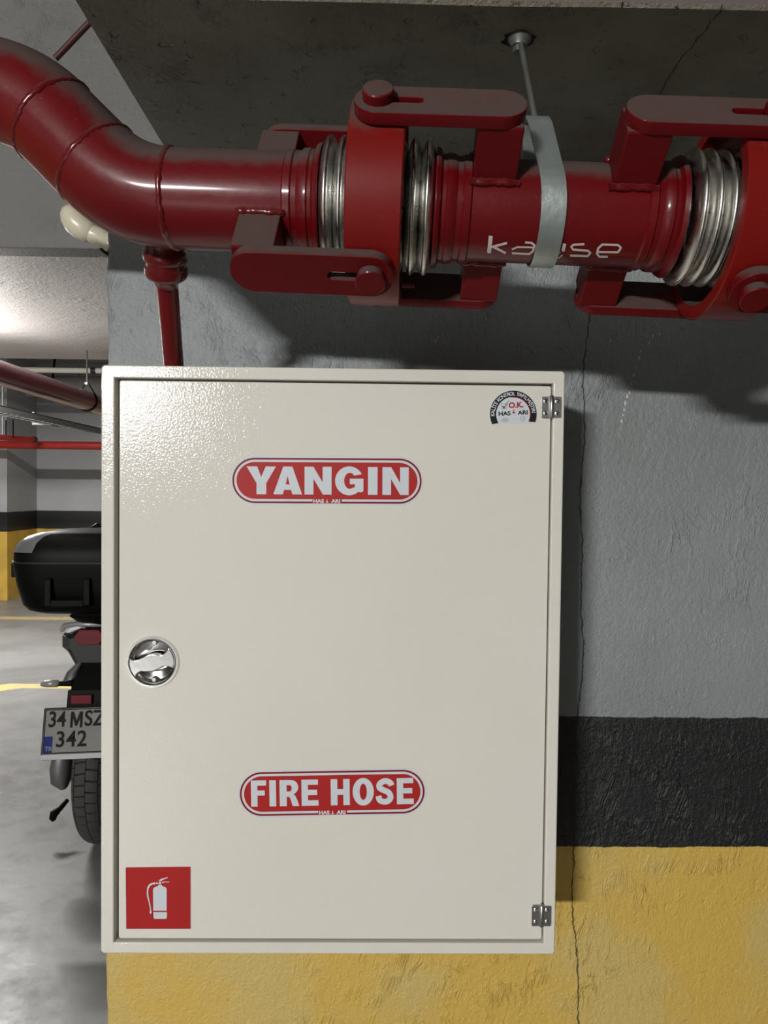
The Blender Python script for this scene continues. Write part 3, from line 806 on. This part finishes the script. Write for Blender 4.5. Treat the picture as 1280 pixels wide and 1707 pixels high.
# ------------------------------------------------------------------ clamp and rod
cs_ = S(909)
ap = at(892, 203, .945*K)
cl_c = PA+ax*cs_*K
clamp = empty('pipe_clamp', cl_c, 'galvanised steel strap clamp holding the red pipe from a threaded rod', 'clamp', mat3=AX*K)
apl = (Matrix.Translation(cl_c) @ (AX*K).to_4x4()).inverted() @ ap
anc = atz(866, 62, SOF); ancl = (Matrix.Translation(cl_c) @ (AX*K).to_4x4()).inverted() @ anc
def strap():
    r = PR+.002; pts = []
    H = apl.z; half = .012
    a_t = math.radians(52)
    # right-handed loop in local y-z, from the apex front side round the bottom to the apex back side
    prof = [(-half*.9, H), (-half-.003, H-.004)]
    for i in range(33):
        a = PI-math.radians(38) + (PI+2*math.radians(38)-0)*i/32 if False else math.radians(218-76-0) + 0
    prof = [(-.008, H), (-.020, H-.012)]
    n = 34
    for i in range(n+1):
        a = math.radians(140) + math.radians(260)*i/n   # from upper front round the bottom to upper back
        prof.append((r*math.cos(a), r*math.sin(a)))
    prof += [(.020, H-.012), (.008, H), (-.008, H)]
    bm = bmesh.new(); rings = []
    wd = .0148; th = .0022
    for i, (y, z) in enumerate(prof):
        a = prof[max(0, i-1)]; b = prof[min(len(prof)-1, i+1)]
        d = Vector((b[0]-a[0], b[1]-a[1])).normalized(); nrm = Vector((d.y, -d.x))
        if i in (len(prof)-1,): nrm = Vector((0, 1))
        sh = apl.x*max(0, min(1, (z+.02)/(H+.02)))
        sh = apl.x*(max(0, z+.03)/(H+.03))**1.6
        rings.append([(sh+wd*sx_, y+nrm.x*th*k, z+nrm.y*th*k) for sx_, k in ((-1, 0), (1, 0), (1, 1), (-1, 1))])
    return ringmesh(bm, rings)
obj('strap', strap(), m_galv, clamp, smooth=30)
topn = Vector((apl.x, 0, apl.z))
bm = lathe([(-.006, .0001), (-.006, .0075), (.003, .0075), (.003, .0001)], 6, 'z')
obj('nut', bm, m_rod, clamp, loc=(apl.x, 0, apl.z-.004))
dr = ancl-topn
bm = bmesh.new(); n = 60; pts = [topn-dr*.08 + dr*1.10*i/n for i in range(n+1)]
tube([tuple(p) for p in pts], [.0043 if i % 2 else .0036 for i in range(n+1)], 12, bm=bm)
obj('threaded_rod', bm, m_rod, clamp, smooth=30)
anchor = lathe([(0, .0001), (0, .016), (-.003, .0165), (-.010, .012), (-.013, .011), (-.013, .0001)], 24, 'z')
o = obj('anchor_flange', anchor, m_rod, clamp, smooth=35); o.matrix_local = T3(*ancl)
o = obj('anchor_nut', lathe([(-.006, .0001), (-.006, .0085), (.006, .0085), (.006, .0001)], 6, 'z'), m_rod, clamp); o.matrix_local = T3(*(ancl+Vector((0, 0, -.015))))
bm = bmesh.new()
rnd = random.Random(5); vs = [bm.verts.new((anc.x-.003+.023*math.cos(k*PI/8)*rnd.uniform(.65, 1.15), anc.y+.004+.020*math.sin(k*PI/8)*rnd.uniform(.65, 1.1), SOF-.0006)) for k in range(16)]
bm.faces.new(vs); obj('drilled_hole', bm, m_dark, bpy.data.objects['concrete_beam'])

# ------------------------------------------------------------------ branch pipe into the cabinet
t0 = at(274, 385, .945); t1 = at(277, 455, .975); tb = at(290, 612, 1.085); tb2 = tb+(tb-t1).normalized()*.03
br = empty('branch_pipe', t0, 'thin glossy red pipe dropping from the elbow into the top of the cabinet', 'pipe')
def off(p): return tuple(Vector(p)-t0)
dv = (tb-t1).normalized()
obj('drop_pipe', tube([off(t1), off(tb), off(tb2)], [.0140, .0142, .0142], 32), m_red, br, smooth=40)
def along(ks, base=t0, d=(t1-t0).normalized()): return [off(base+d*k) for k in ks]
kk = [(0, .0255), (.022, .0255), (.024, .0275), (.031, .0285), (.037, .0275), (.039, .0245), (.044, .0245), (.046, .0275), (.054, .0275), (.058, .0260), (.061, .0225), (.064, .0165), (.072, .0142)]
obj('reducer', tube(along([a for a, b in kk]), [b for a, b in kk], 36), m_weld, br, smooth=50)

# ------------------------------------------------------------------ dark red rod behind the elbow
pa_ = at(92, 98, 1.02); pb_ = at(149, 38, 1.02); dd = pb_-pa_
o = obj('sway_rod', tube([(0, 0, 0), tuple(dd*.5), tuple(dd*2.2)], .0042, 12), simple('dark_red_rod_paint', (.06, .012, .010), .5), loc=tuple(pa_), smooth=40)
tag(o, 'thin dark red rod slanting up from behind the elbow', 'rod')

# ------------------------------------------------------------------ cream camera housing on the wall end
cc = at(142, 388, 1.5)
cv = empty('security_camera', tuple(cc), 'cream rounded camera housing behind the elbow at the wall end', 'camera')
k = 1.5/F
def cp(x, y, dy=0): p = at(x, y, 1.5+dy); return tuple(p-cc)
obj('housing', tube([cp(112, 346, 0), cp(115, 352, 0), cp(120, 360, 0), cp(128, 372, 0), cp(138, 381, 0), cp(150, 388, 0), cp(160, 393, 0)], [.012, .019, .024, .026, .024, .021, .010], 32), m_cctv, cv, smooth=60)
obj('hood', tube([cp(134, 380, -.01), cp(150, 388, 0), cp(165, 395, .0), cp(178, 404, .01), cp(190, 412, .01)], [.010, .0175, .019, .0195, .0195], 28), m_cctv, cv, smooth=50)
obj('mount', tube([cp(168, 398, .0), (XWL+.008-cc.x, .03, cp(168, 398, 0)[2])], .014, 16), m_cctv, cv, smooth=50)
obj('lens_ring', tube([cp(166, 404, .004), cp(178, 413, .01), cp(192, 423, .01)], [.010, .0125, .013], 24), m_black, cv, smooth=50)

# ------------------------------------------------------------------ pipes, tray and duct in the background
XP, ZP = -1.245, CZ+.385
P0 = at(145, 668, 3.2); XP, ZP = P0.x, P0.z
PL = at(0, 645, 2.45)
o = obj('ceiling_pipe', tube([(-4, -1.6, 0), (-.25, -1.6, 0), (-.09, -1.57, 0), (-.02, -1.49, 0), (0, -1.35, 0), (0, 0, 0), (0, 2.4, 0), (0, 6.9, 0)], .041, 36), m_redbig, loc=(XP, 3.2, ZP), smooth=40)
tag(o, 'maroon pipe running away from the viewer under the slab, left of the cabinet', 'pipe')
def ring_hanger(loc, r, top, label, grp):
    h = empty('pipe_hanger', loc, label, 'hanger', grp)
    obj('rod', tube([(0, 0, r+.035), (0, 0, top)], .0035, 8), m_galvfar, h)
    prof = [(math.cos(math.radians(a))*(r+.003), math.sin(math.radians(a))*(r+.003)) for a in range(140, 401, 10)]
    pts_ = [(-.008, 0, r+.03)] + [(x, 0, z) for x, z in prof] + [(.008, 0, r+.03)]
    obj('loop', tube(pts_, .0028, 8), m_black, h, smooth=60)
    obj('nut', lathe([(-.005, .0001), (-.005, .011), (.005, .011), (.005, .0001)], 6, 'z'), m_galvfar, h, loc=(0, 0, r+.032))
ring_hanger((XP, 3.2, ZP), .041, CZ+.591-ZP, 'thin rod hanger with black loop round the maroon pipe', None)
yy = 8.0; a = at(0, 616, yy)
o = obj('conduit_pipe', tube([(-4, 0, 0), (4.5, 0, 0)], .029, 20), m_pvc, loc=(a.x, yy, a.z), smooth=40)
tag(o, 'cream conduit pipe high under the ceiling at far left', 'pipe')
c = at(160, 616, yy); obj('coupling', tube([(c.x-a.x-.05, 0, 0), (c.x-a.x+.0, 0, 0)], .036, 20), m_grey, o, smooth=40)
# grey air duct and its joints
yy = 9.7; a = at(0, 643, yy)
du = empty('air_duct', (a.x, yy, a.z), 'grey round air duct along the far wall, below the cream conduit', 'duct')
obj('duct_tube', tube([(.36, 0, 0), (6, 0, 0)], .135, 32), m_duct, du, smooth=40)
for px in (75, 131, 190): 
    q = at(px, 643, yy); obj('duct_joint', tube([(q.x-a.x-.02, 0, 0), (q.x-a.x+.02, 0, 0)], .142, 32), m_duct, du, smooth=40)
q = at(131, 643, yy); obj('duct_hanger', tube([(q.x-a.x, 0, .13), (q.x-a.x, 0, 3.12-a.z)], .012, 8), m_galvfar, du)
q = at(400, 643, yy); obj('duct_hanger', tube([(q.x-a.x, 0, .13), (q.x-a.x, 0, 3.12-a.z)], .012, 8), m_galvfar, du)
o = obj('cable', tube([tuple(p) for p in bez([tuple(at(x, y, 9.5)-at(80, 640, 9.5)) for x, y in ((76, 650), (77, 640), (82, 633), (88, 630))], 6)]+[(0.09, 0, 3.12-at(80, 640, 9.5).z)], .014, 10), m_black, loc=tuple(at(80, 640, 9.5)), smooth=60)
tag(o, 'black cable looping over the grey air duct', 'cable')
# red sprinkler pipes
yy = 9.0; a = at(100, 742.5, yy)
o = obj('sprinkler_pipe', tube([(-4, 0, 0), (5, 0, 0)], .049, 24), m_redfar, loc=tuple(a), smooth=40)
tag(o, 'long bright red pipe crossing the far wall below the tray', 'pipe')
a = at(0, 729, 8.2); b = at(56, 733, 8.75); dd = b-a
o = obj('sprinkler_pipe', tube([tuple(-dd*3), (0, 0, 0), tuple(dd)], .030, 20), m_redfar, loc=tuple(a), smooth=40)
obj('end_cap', tube([tuple(dd*.97), tuple(dd*1.04)], .038, 20), m_grey, o, smooth=40)
tag(o, 'shorter red pipe with capped end just above the long red pipe', 'pipe')
for i, (px, y0, y1) in enumerate(((4, 690, 728), (10, 700, 728), (22, 700, 730))):
    a = at(px, y1, 8.3); b = at(px, y0, 8.3)
    o = obj('hanger_rod', tube([(0, 0, 0), (0, 0, b.z-a.z if i else 3.12-a.z)], .008 if i else .010, 8), m_galvfar if i == 0 else m_black, loc=tuple(a))
    tag(o, ['pale rod holding the short red pipe at the left edge', 'dark rod on the short red pipe, second from the left edge', 'dark rod on the short red pipe, farthest from the left edge'][i], 'rod')
# perforated cable tray
XT = -3.2; a = at(0, 684, 6.3)
XT, ZT = a.x, a.z
tr = empty('cable_tray', (XT, 6.3, ZT), 'perforated galvanised cable tray receding beneath the maroon pipe', 'cable tray')
for sx_ in (-.07, .07): obj('side_rail', B(sx_-.003, sx_+.003, -3.5, 2.2, -.03, .02), m_galvfar, tr)
bm = bmesh.new()
for i in range(57): box(bm, -.07, .07, -3.5+i*.1, -3.5+i*.1+.03, -.03, -.026)
o = obj('rung', bm, m_galvfar, tr); o['kind'] = 'stuff'
o = obj('cable_bundle', tube([(-.01, -3.5, .01), (.01, -1, .01), (-.01, 0.4, .01), (.01, 2.2, .01)], .035, 14), m_black, loc=(XT, 6.3, ZT), smooth=50)
tag(o, 'black cable bundle lying in the perforated tray', 'cable')
c = at(72, 704, 7.4)
sg = empty('emergency_light', tuple(c), 'small boxed emergency light under the cable tray', 'lamp')
obj('housing', B(-.10, .10, -.03, .03, -.032, .032, bev=.005), m_galvfar, sg)
obj('panel', B(-.075, .085, -.034, -.0295, -.024, .024), m_duct, sg)
obj('bracket', B(-.10, -.08, -.02, .02, .03, .10), m_galvfar, sg)

# ------------------------------------------------------------------ motorcycle seen from behind
bo = atz(178, 1394, 0)
bike = empty('motorcycle', tuple(bo), 'dark motorcycle with large black top box, parked behind the cabinet edge', 'motorcycle')
YR = bo.y
BY = math.radians(5); bike.rotation_euler = (0, 0, BY)
def bp(px, py, dy):                                # in the motorcycle's own frame, on its plane y = dy
    d = Matrix.Rotation(-BY, 3, 'Z') @ ray(px, py); o0 = Matrix.Rotation(-BY, 3, 'Z') @ (Vector((0, 0, CZ))-bo)
    k = (dy-o0.y)/d.y; q = o0+d*k; return (q.x, dy, q.z)
WR = .305; WH = .063
wc = (0, 0, WR)
def wheel(cy, name, front=False):
    prof = [(x*WH, .232 + (WR-.012-.232)*math.sqrt(max(0, 1-abs(x)**2.6))) for x in [-1+i/10 for i in range(21)]]
    ty = obj(name, lathe([(prof[0][0]*.6, .225)]+prof+[(prof[-1][0]*.6, .225)], 64), m_blackmatte, bike, loc=(0, cy, WR), smooth=50)
    rm = obj('rim', lathe([(-.035, .228), (-.035, .215), (-.012, .195), (.012, .195), (.035, .215), (.035, .228)], 48), m_grey, bike, loc=(0, cy, WR), smooth=40)
    for k_ in range(6):
        a = k_*PI/3
        obj('spoke', tube([(0, math.cos(a)*.03, math.sin(a)*.03), (0, math.cos(a)*.2, math.sin(a)*.2)], [.014, .010], 8, flat=(1, 1.3)), m_grey, rm)
    obj('hub', tube([(-.05, 0, 0), (.05, 0, 0)], .035, 24), m_grey, rm, smooth=40)
    return ty
ty = wheel(0, 'rear_tyre'); fy = wheel(1.36, 'front_tyre')
# tread blocks share four meshes
def block(xa, xb, skew):
    bm = bmesh.new(); rows = []
    n = 3
    for lvl in (0, 1):
        row = []
        for i in range(n+1):
            x = xa+(xb-xa)*i/n; rr_ = .232+(WR-.012-.232)*math.sqrt(max(0, 1-abs(x/WH)**2.6))
            rr_ += .010 if lvl else -.004
            sh = .004*lvl*0
            row.append((x, rr_, skew*(x-xa)/(xb-xa)))
        rows.append(row)
    dz = .0175
    vs = {}
    for l in (0, 1):
        for i, (x, r_, sk) in enumerate(rows[l]):
            for s_ in (0, 1): vs[l, i, s_] = bm.verts.new((x, (-dz if s_ == 0 else dz)+sk, r_))
    for i in range(n):
        for f in (((1, i, 0), (1, i+1, 0), (1, i+1, 1), (1, i, 1)), ((0, i, 0), (0, i+1, 0), (1, i+1, 0), (1, i, 0)), ((0, i, 1), (0, i+1, 1), (1, i+1, 1), (1, i, 1))):
            bm.faces.new([vs[q] for q in f])
    for i in (0, n): bm.faces.new([vs[0, i, 0], vs[0, i, 1], vs[1, i, 1], vs[1, i, 0]])
    bmesh.ops.recalc_face_normals(bm, faces=bm.faces[:])
    me = bpy.data.meshes.new('tread_block'); bm.to_mesh(me); bm.free(); me.materials.append(m_blackmatte2); return me
m_blackmatte2 = simple('worn_tread_rubber', (.042, .042, .043), .8, bmp=.2)
cols = [block(-0.0583, -0.0432, 0.004), block(-0.0410, -0.0011, 0.006), block(0.0011, 0.0410, -0.006), block(0.0432, 0.0583, -0.004)]
NB = 46
for T_ in (ty, fy):
    for c_, me in enumerate(cols):
        if T_ is fy and c_ in (0, 3): continue
        for k_ in range(NB):
            o = bpy.data.objects.new('tread_block', me); COL.objects.link(o); o.parent = T_
            o.rotation_euler = (2*PI*(k_+(.5 if c_ % 2 else 0))/NB, 0, 0)
def loft(levels, n=40, ex=3.2, bm=None):           # levels: (z, halfx, halfy, cx, cy)
    bm = bm or bmesh.new(); rings = []
    for z, hx, hy, cx, cy in levels:
        r = []
        for i in range(n):
            a = 2*PI*i/n; c, s = math.cos(a), math.sin(a)
            r.append((cx+hx*math.copysign(abs(c)**(2/ex), c), cy+hy*math.copysign(abs(s)**(2/ex), s), z))
        rings.append(r)
    return ringmesh(bm, rings)
# top box
yb = -.28
bx = bp(130, 950, yb)[0]; k = abs(bp(131, 950, yb)[0]-bp(130, 950, yb)[0])
zT, zS, zB = bp(152, 886, yb)[2], bp(152, 939, yb)[2], bp(152, 1028, yb)[2]
HW = (130-19+15)*k; BD = .19; bcy = yb+BD+.01
tb_ = empty('top_box'); tb_.parent = bike; tb_['label'] = 'large black plastic top box with silver corner trims'
h = zS-zB
obj('box_base', loft([(zB, HW*.66, BD*.7, bx, bcy), (zB+.012, HW*.80, BD*.82, bx, bcy), (zB+.035, HW*.87, BD*.9, bx, bcy), (zB+h*.55, HW*.94, BD*.97, bx, bcy), (zS-.012, HW*.985, BD, bx, bcy), (zS-.003, HW*.985, BD, bx, bcy)], ex=5), m_black, tb_, smooth=35)
h2 = zT-zS
obj('box_lid', loft([(zS-.001, HW*.99, BD*1.0, bx, bcy), (zS+.03, HW*.985, BD*1.0, bx, bcy), (zS+h2*.62, HW*.90, BD*.94, bx, bcy), (zS+h2*.82, HW*.78, BD*.85, bx, bcy), (zS+h2*.95, HW*.55, BD*.7, bx, bcy), (zT, HW*.25, BD*.4, bx, bcy)], ex=4.5), m_black, tb_, smooth=35)
obj('lid_seam', loft([(zS-.004, HW*.993, BD*1.004, bx, bcy), (zS+.0005, HW*.996, BD*1.006, bx, bcy)], ex=5), m_grey, tb_)
for sd in (-1, 1):                                  # silver corner trims follow the lid
    rings = []
    lv = [(zS+.036, .992, .985), (zS+h2*.62, .912, .93), (zS+h2*.80, .80, .85), (zS+h2*.93, .62, .74)]
    for z, fx_, fy_ in lv:
        r = []
        for ang_ in (200, 212, 226, 240, 250):
            A = math.radians(ang_)
            c, s = math.cos(A), math.sin(A); ex = 4.6
            x = abs(c)**(2/ex); y = -abs(s)**(2/ex)
            r.append((bx-sd*(-1)*0 + (-x if sd < 0 else x)*HW*(fx_+.006), bcy+y*BD*(fy_+.02), z))
        rings.append(r)
    bm = bmesh.new(); rr = [[bm.verts.new(p) for p in q] for q in rings]
    for a_, b_ in zip(rr, rr[1:]):
        for i in range(4): bm.faces.new((a_[i], a_[i+1], b_[i+1], b_[i]))
    bmesh.ops.solidify(bm, geom=bm.faces[:], thickness=.006)
    bmesh.ops.recalc_face_normals(bm, faces=bm.faces[:])
    obj('corner_trim', bm, m_silver, tb_, smooth=40, label='silver corner trim')
    q = bp(152+sd*0, 957, yb)
    obj('hinge_knuckle', B(bx+sd*HW-.012, bx+sd*HW+.012, bcy-BD*.45, bcy+BD*.3, zS-.065, zS-.010, bev=.004), m_black, tb_)
for pxa, pxb in ((73, 150),):            # raised U mouldings on the rear face
    a_ = bp(pxa, 965, yb); b_ = bp(pxb, 1010, yb); bm = bmesh.new()
    y0_ = yb-.002
    box(bm, a_[0], a_[0]+.026, y0_, y0_+.04, b_[2], a_[2], bev=.004)
    box(bm, b_[0]-.026, b_[0], y0_, y0_+.04, b_[2], a_[2], bev=.004)
    box(bm, a_[0]+.022, b_[0]-.022, y0_, y0_+.04, b_[2]-.004, b_[2]+.022, bev=.004)
    obj('moulding', bm, m_black, tb_)
# rack
bm = bmesh.new()
q = bp(140, 1032, -.15)
loft([(q[2]-.018, .10, .12, .02, -.05), (q[2]+.012, .13, .16, .02, -.05)], bm=bm)
obj('rack_plate', bm, m_black, bike)
for x in (-.065, .10):
    bm = tube([(x, -.12, q[2]-.01), (x+.01, -.02, q[2]-.06), (x+.02, .2, q[2]-.08)], .012, 10)
    obj('rack_rail', bm, m_midgrey, bike, smooth=50)
obj('grab_rail', tube([tuple(bp(103, 1050, -.05)), tuple(bp(108, 1043, -.12)), tuple(bp(128, 1040, -.16)), tuple(bp(152, 1041, -.17)), (.13, -.12, bp(128, 1040, -.12)[2]), (.14, .05, bp(128, 1050, 0)[2])], .010, 12), m_silver, bike, smooth=60)
TCX = bp(150, 1060, -.16)[0]
# tail: lofted along y with faceted sections
def tail_sec(y, x0, x1, zt, zb, xb0, xb1):         # mirrored faceted section
    cx = TCX
    h_ = zt-zb
    L_ = [(-x1*.55, zt), (-x1, zt-h_*.10), (-x1, zt-h_*.42), (-xb1*1.2, zb+h_*.20), (-xb1, zb)]
    pts_ = [(cx+x, y, z) for x, z in L_] + [(cx-x, y, z) for x, z in reversed(L_)]
    return pts_
zt = bp(110, 1052, -.1)[2]; zb_ = bp(120, 1120, -.1)[2]
bm = bmesh.new()
ringmesh(bm, [tail_sec(-.16, 0, .075, zt-.01, zb_+.05, 0, .045), tail_sec(-.11, 0, .118, zt, zb_+.02, 0, .05), tail_sec(.02, 0, .126, zt+.01, zb_, 0, .06), tail_sec(.35, 0, .13, zt-.02, zb_-.05, 0, .09), tail_sec(.5, 0, .13, zt-.06, zb_-.1, 0, .1)])
obj('tail_fairing', bm, m_grey, bike)
for sd in (-1, 1):
    bm = bmesh.new(); cx = TCX
    P_ = [(cx+sd*.098, -.130, zt-.006), (cx+sd*.124, -.06, zt-.012), (cx+sd*.128, -.04, zt-.075), (cx+sd*.098, -.132, zt-.055)]
    ringmesh(bm, [P_, [(x-sd*.01, y+.012, z) for x, y, z in P_]])
    P_ = [(cx+sd*.098, -.134, zt-.053), (cx+sd*.126, -.05, zt-.072), (cx+sd*.062, -.06, zb_+.0), (cx+sd*.052, -.13, zb_+.015)]
    ringmesh(bm, [P_, [(x-sd*.012, y+.012, z) for x, y, z in P_]])
    obj('side_panel', bm, m_midgrey, bike, label='lighter grey side panel')
# tail lamp
a = bp(131, 1050, -.17); b = bp(145, 1072, -.17)
me = curve_mesh([[(-.052, -.004), (-.035, .022), (.035, .022), (.052, -.004), (.034, -.030), (-.034, -.030)]], .010, .003)
o = obj('tail_lamp', me, m_redlens, bike); o.matrix_local = T3(TCX+.002, -.17, bp(150, 1060, -.17)[2]) @ FACE
# number plate hanger: tapering black arm
zi = bp(120, 1140, -.2)[2]
bm = bmesh.new(); zr0 = bp(136, 1157, -.22)[2]; zr1 = bp(136, 1178, -.22)[2]
ACX = bp(146, 1157, -.22)[0]
def sec(z, hw, y, t, cx=0): hw *= 1.18; cx = ACX; return [(cx-hw, y, z), (cx+hw, y, z), (cx+hw*.8, y+t, z), (cx-hw*.8, y+t, z)]
ringmesh(bm, [sec(zb_+.08, .045, -.13, .08, .03), sec(zb_+.02, .06, -.16, .10, .02), sec(zi, .055, -.20, .09, .01), sec(zi-.025, .052, -.215, .06, .0), sec(zr0+.015, .060, -.222, .03, .0), sec(zr1-.012, .063, -.23, .03, .0)])
obj('plate_arm', bm, m_black, bike, smooth=25)
q = bp(121, 1120, -.16)
obj('arm_cover', loft([(q[2]-.03, .028, .03, q[0]-.005, -.16), (q[2]+.0, .022, .03, q[0], -.15), (q[2]+.05, .008, .02, q[0]+.035, -.13)], ex=2.6), m_midgrey, bike, smooth=50)
a = bp(118.5, 1159, -.236); b = bp(153, 1173, -.236)
obj('reflector', B(a[0], b[0], -.240, -.230, b[2], a[2], bev=.002), m_redlens, bike, label='red reflector above the number plate')
for sd in (-1, 1):
    q = bp(83, 1140, -.21); x = q[0] if sd < 0 else 2*TCX-q[0]
    ind = obj('indicator', tube([(x+sd*.034, -.21, q[2]-.002), (x+sd*.030, -.21, q[2]-.002), (x+sd*.018, -.21, q[2]), (x-sd*.0, -.21, q[2]+.001), (x-sd*.028, -.21, q[2]+.001), (x-sd*.034, -.21, q[2])], [.003, .008, .0125, .014, .0138, .009], 20, flat=(1, 1)), m_lens, bike, smooth=50, label='smoked turn signal')
    obj('stalk', tube([(x-sd*.03, -.21, q[2]), (x-sd*.075, -.20, q[2]-.001)], [.009, .012], 14), m_black, ind, smooth=50)
# number plate
pc = bp(124, 1219, -.27); zt_, zb2 = bp(80, 1181, -.255)[2], bp(70, 1257, -.30)[2]
PW = .245; PH = (zt_-zb2)*1.03
pl = empty('number_plate'); pl.parent = bike
x_l = bp(73.5, 1219, -.275)[0]
pl.matrix_local = T3(x_l+PW/2, -.278, (zt_+zb2)/2) @ Matrix.Rotation(math.radians(-1), 4, 'Y') @ Matrix.Rotation(math.radians(-16), 4, 'X')
pl['label'] = 'white number plate reading 34 MSZ 342'
h1, h2_ = PW/2, PH/2
sk = .012
def shp(hw, hh): return rrect(-hw, hw, -hh, hh, .006, 5)
def plate_obj(nm, me, mat, y): o = obj(nm, me, mat, pl); o.matrix_local = T3(0, y, 0) @ FACE; return o
plate_obj('plate_holder', curve_mesh([rrect(-h1-.004, h1+.004, -h2_-.020, h2_+.004, .006, 5)], .003, .001), m_black, .004)
plate_obj('plate_sheet', curve_mesh([shp(h1, h2_)], .0008, .0004), m_plate, -.0012)
plate_obj('plate_border', curve_mesh([shp(h1-.001, h2_-.001), shp(h1-.0045, h2_-.0045)[::-1]], .0004), m_plateblack, -.0030)
plate_obj('holder_strip', curve_mesh([rrect(-h1-.004, h1+.004, -h2_-.020, -h2_-.002, .003, 4)], .002, .001), m_midgrey, -.001)
plate_obj('blue_band', curve_mesh([rrect(-h1+.0045, -h1+.034, -h2_+.0045, -h2_+.062, .002, 3)], .0003), m_blue, -.0030)
items = [(text_mesh('34', .078, .0013, .82, align='LEFT'), 0, T3(-h1+.013, h2_*.50, 0)), (curve_mesh([[(a*.043, (b-.5)*.0565) for a, b in ((0, 0), (0, 1), (.25, 1), (.5, .42), (.75, 1), (1, 1), (1, 0), (.80, 0), (.80, .60), (.58, .10), (.42, .10), (.20, .60), (.20, 0))]]), 0, T3(-h1+.093, h2_*.50-.0005, 0)), (text_mesh('SZ', .078, .0013, .86, align='LEFT'), 0, T3(-h1+.142, h2_*.50, 0)), (text_mesh('342', .078, .0013, .93, space=1.05, align='LEFT'), 0, T3(-h1+.044, -h2_*.40, 0)), (text_mesh('TR', .022, .0006, 1, align='LEFT'), 1, T3(-h1+.009, -h2_*.78, .0006))]
bm = join(items); o = obj('plate_lettering', bm, [m_plateblack, m_plate], pl); o.matrix_local = T3(0, -.0037, 0) @ FACE
items = [(text_mesh('OTO', .020, .0004, 1.7, shear=.3), 0, T3(0, 0, 0))]
for it in items: bpy.data.meshes.remove(it[0])
# wheel side gear: grey case, hugger, swingarm, stand
obj('splash_guard', loft([(bp(103, 1312, -.18)[2], .012, .03, bp(107, 1312, -.18)[0], -.18), (bp(97, 1302, -.18)[2], .034, .05, bp(101, 1300, -.18)[0], -.17), (bp(97, 1280, -.18)[2], .040, .06, bp(101, 1275, -.18)[0], -.16), (bp(97, 1255, -.18)[2], .036, .06, bp(103, 1248, -.18)[0], -.15), (bp(97, 1235, -.18)[2], .02, .05, bp(106, 1230, -.18)[0], -.14)], ex=2.8), m_midgrey, bike, smooth=50)
obj('hugger', lathe([(-.066, .328), (-.062, .342), (0, .352), (.062, .342), (.066, .328)], 30, ang=(math.radians(55), math.radians(130))), m_grey, bike, loc=(0, 0, WR), smooth=40)
obj('swingarm', tube([(-.10, 0, WR), (-.11, .25, WR+.03), (-.10, .5, WR+.06)], [.03, .035, .04], 14), m_grey, bike, smooth=50)
obj('shock_absorber', tube([(-.09, .1, WR+.02), (-.075, .2, WR+.30)], .022, 14), m_black, bike, smooth=50)
obj('axle_nut', tube([(-.13, 0, WR), (-.07, 0, WR)], .016, 6), m_steel, bike)
ps = [bp(112, 1334, .02), bp(106, 1341, .0), bp(99, 1349, -.02), bp(93, 1353, -.03)]
obj('stand_lever', tube(ps, [.009, .010, .011, .012], 12), m_black, bike, smooth=50)
ps = [bp(97, 1351, -.03), bp(90, 1356, -.04), bp(88, 1364, -.04), bp(90, 1368, -.04)]
obj('stand_foot', tube(ps, [.013, .017, .014, .008], 14), m_black, bike, smooth=50)
obj('side_stand', tube([(-.10, .45, .28), (-.20, .48, .02)], [.014, .011], 12), m_black, bike, smooth=50)
obj('muffler', tube([(.13, -.12, .42), (.14, .3, .36), (.12, .6, .3)], [.05, .055, .03], 24), m_midgrey, bike, smooth=50)
# seat, body, tank, fork, bars, mirrors
obj('seat', loft([(.76, .10, .30, 0, .42), (.80, .15, .36, 0, .42), (.84, .14, .34, 0, .42), (.855, .10, .30, 0, .42)]), m_blackmatte, bike, smooth=50)
obj('engine_case', loft([(.20, .12, .22, 0, .62), (.35, .16, .28, 0, .62), (.55, .15, .30, 0, .60), (.76, .10, .28, 0, .55)]), m_grey, bike, smooth=50)
obj('fuel_tank', loft([(.70, .14, .20, 0, .86), (.85, .17, .24, 0, .90), (.97, .14, .20, 0, .90), (1.01, .07, .12, 0, .90)]), m_grey, bike, smooth=50)
for sd in (-1, 1): obj('fork_leg', tube([(sd*.09, 1.36, WR), (sd*.09, 1.05, 1.0)], [.028, .022], 14), m_steel, bike, smooth=50)
obj('fork_yoke', B(-.12, .12, 1.02, 1.10, .94, 1.00, bev=.01), m_black, bike)
obj('handlebar', tube([tuple(p) for p in bez([(-.36, .86, 1.06), (-.22, .95, 1.07), (-.1, 1.02, 1.02), (.1, 1.02, 1.02), (.22, .95, 1.07), (.36, .86, 1.06)], 6)], .014, 12), m_black, bike, smooth=50)
obj('windscreen', loft([(.95, .16, .05, 0, 1.18), (1.1, .17, .04, 0, 1.15), (1.28, .10, .02, 0, 1.08)], ex=2.6), m_black, bike, smooth=50)
obj('head_lamp', loft([(.80, .08, .05, 0, 1.22), (.88, .13, .09, 0, 1.20), (.95, .12, .07, 0, 1.18)], ex=2.6), m_lens, bike, smooth=50)
for sd in (-1, 1):
    q = bp(170, 882, .9)
    xm = q[0]-.0 if sd < 0 else q[0]+.45
    zz = q[2]
    mi = obj('mirror', loft([(zz-.05, .03, .012, xm, .92), (zz-.02, .065, .022, xm, .92), (zz+.01, .065, .020, xm, .92), (zz+.03, .035, .010, xm, .92)], ex=2.6), m_black, bike, smooth=50)
    obj('mirror_stem', tube([(xm, .92, zz-.04), (xm*.8, .92, 1.06)], .006, 8), m_black, mi)
for T_ in (fy,):
    obj('front_mudguard', lathe([(-.066, .325), (-.05, .338), (.05, .338), (.066, .325)], 24, ang=(math.radians(50), math.radians(150))), m_grey, bike, loc=(0, 1.36, WR), smooth=40)
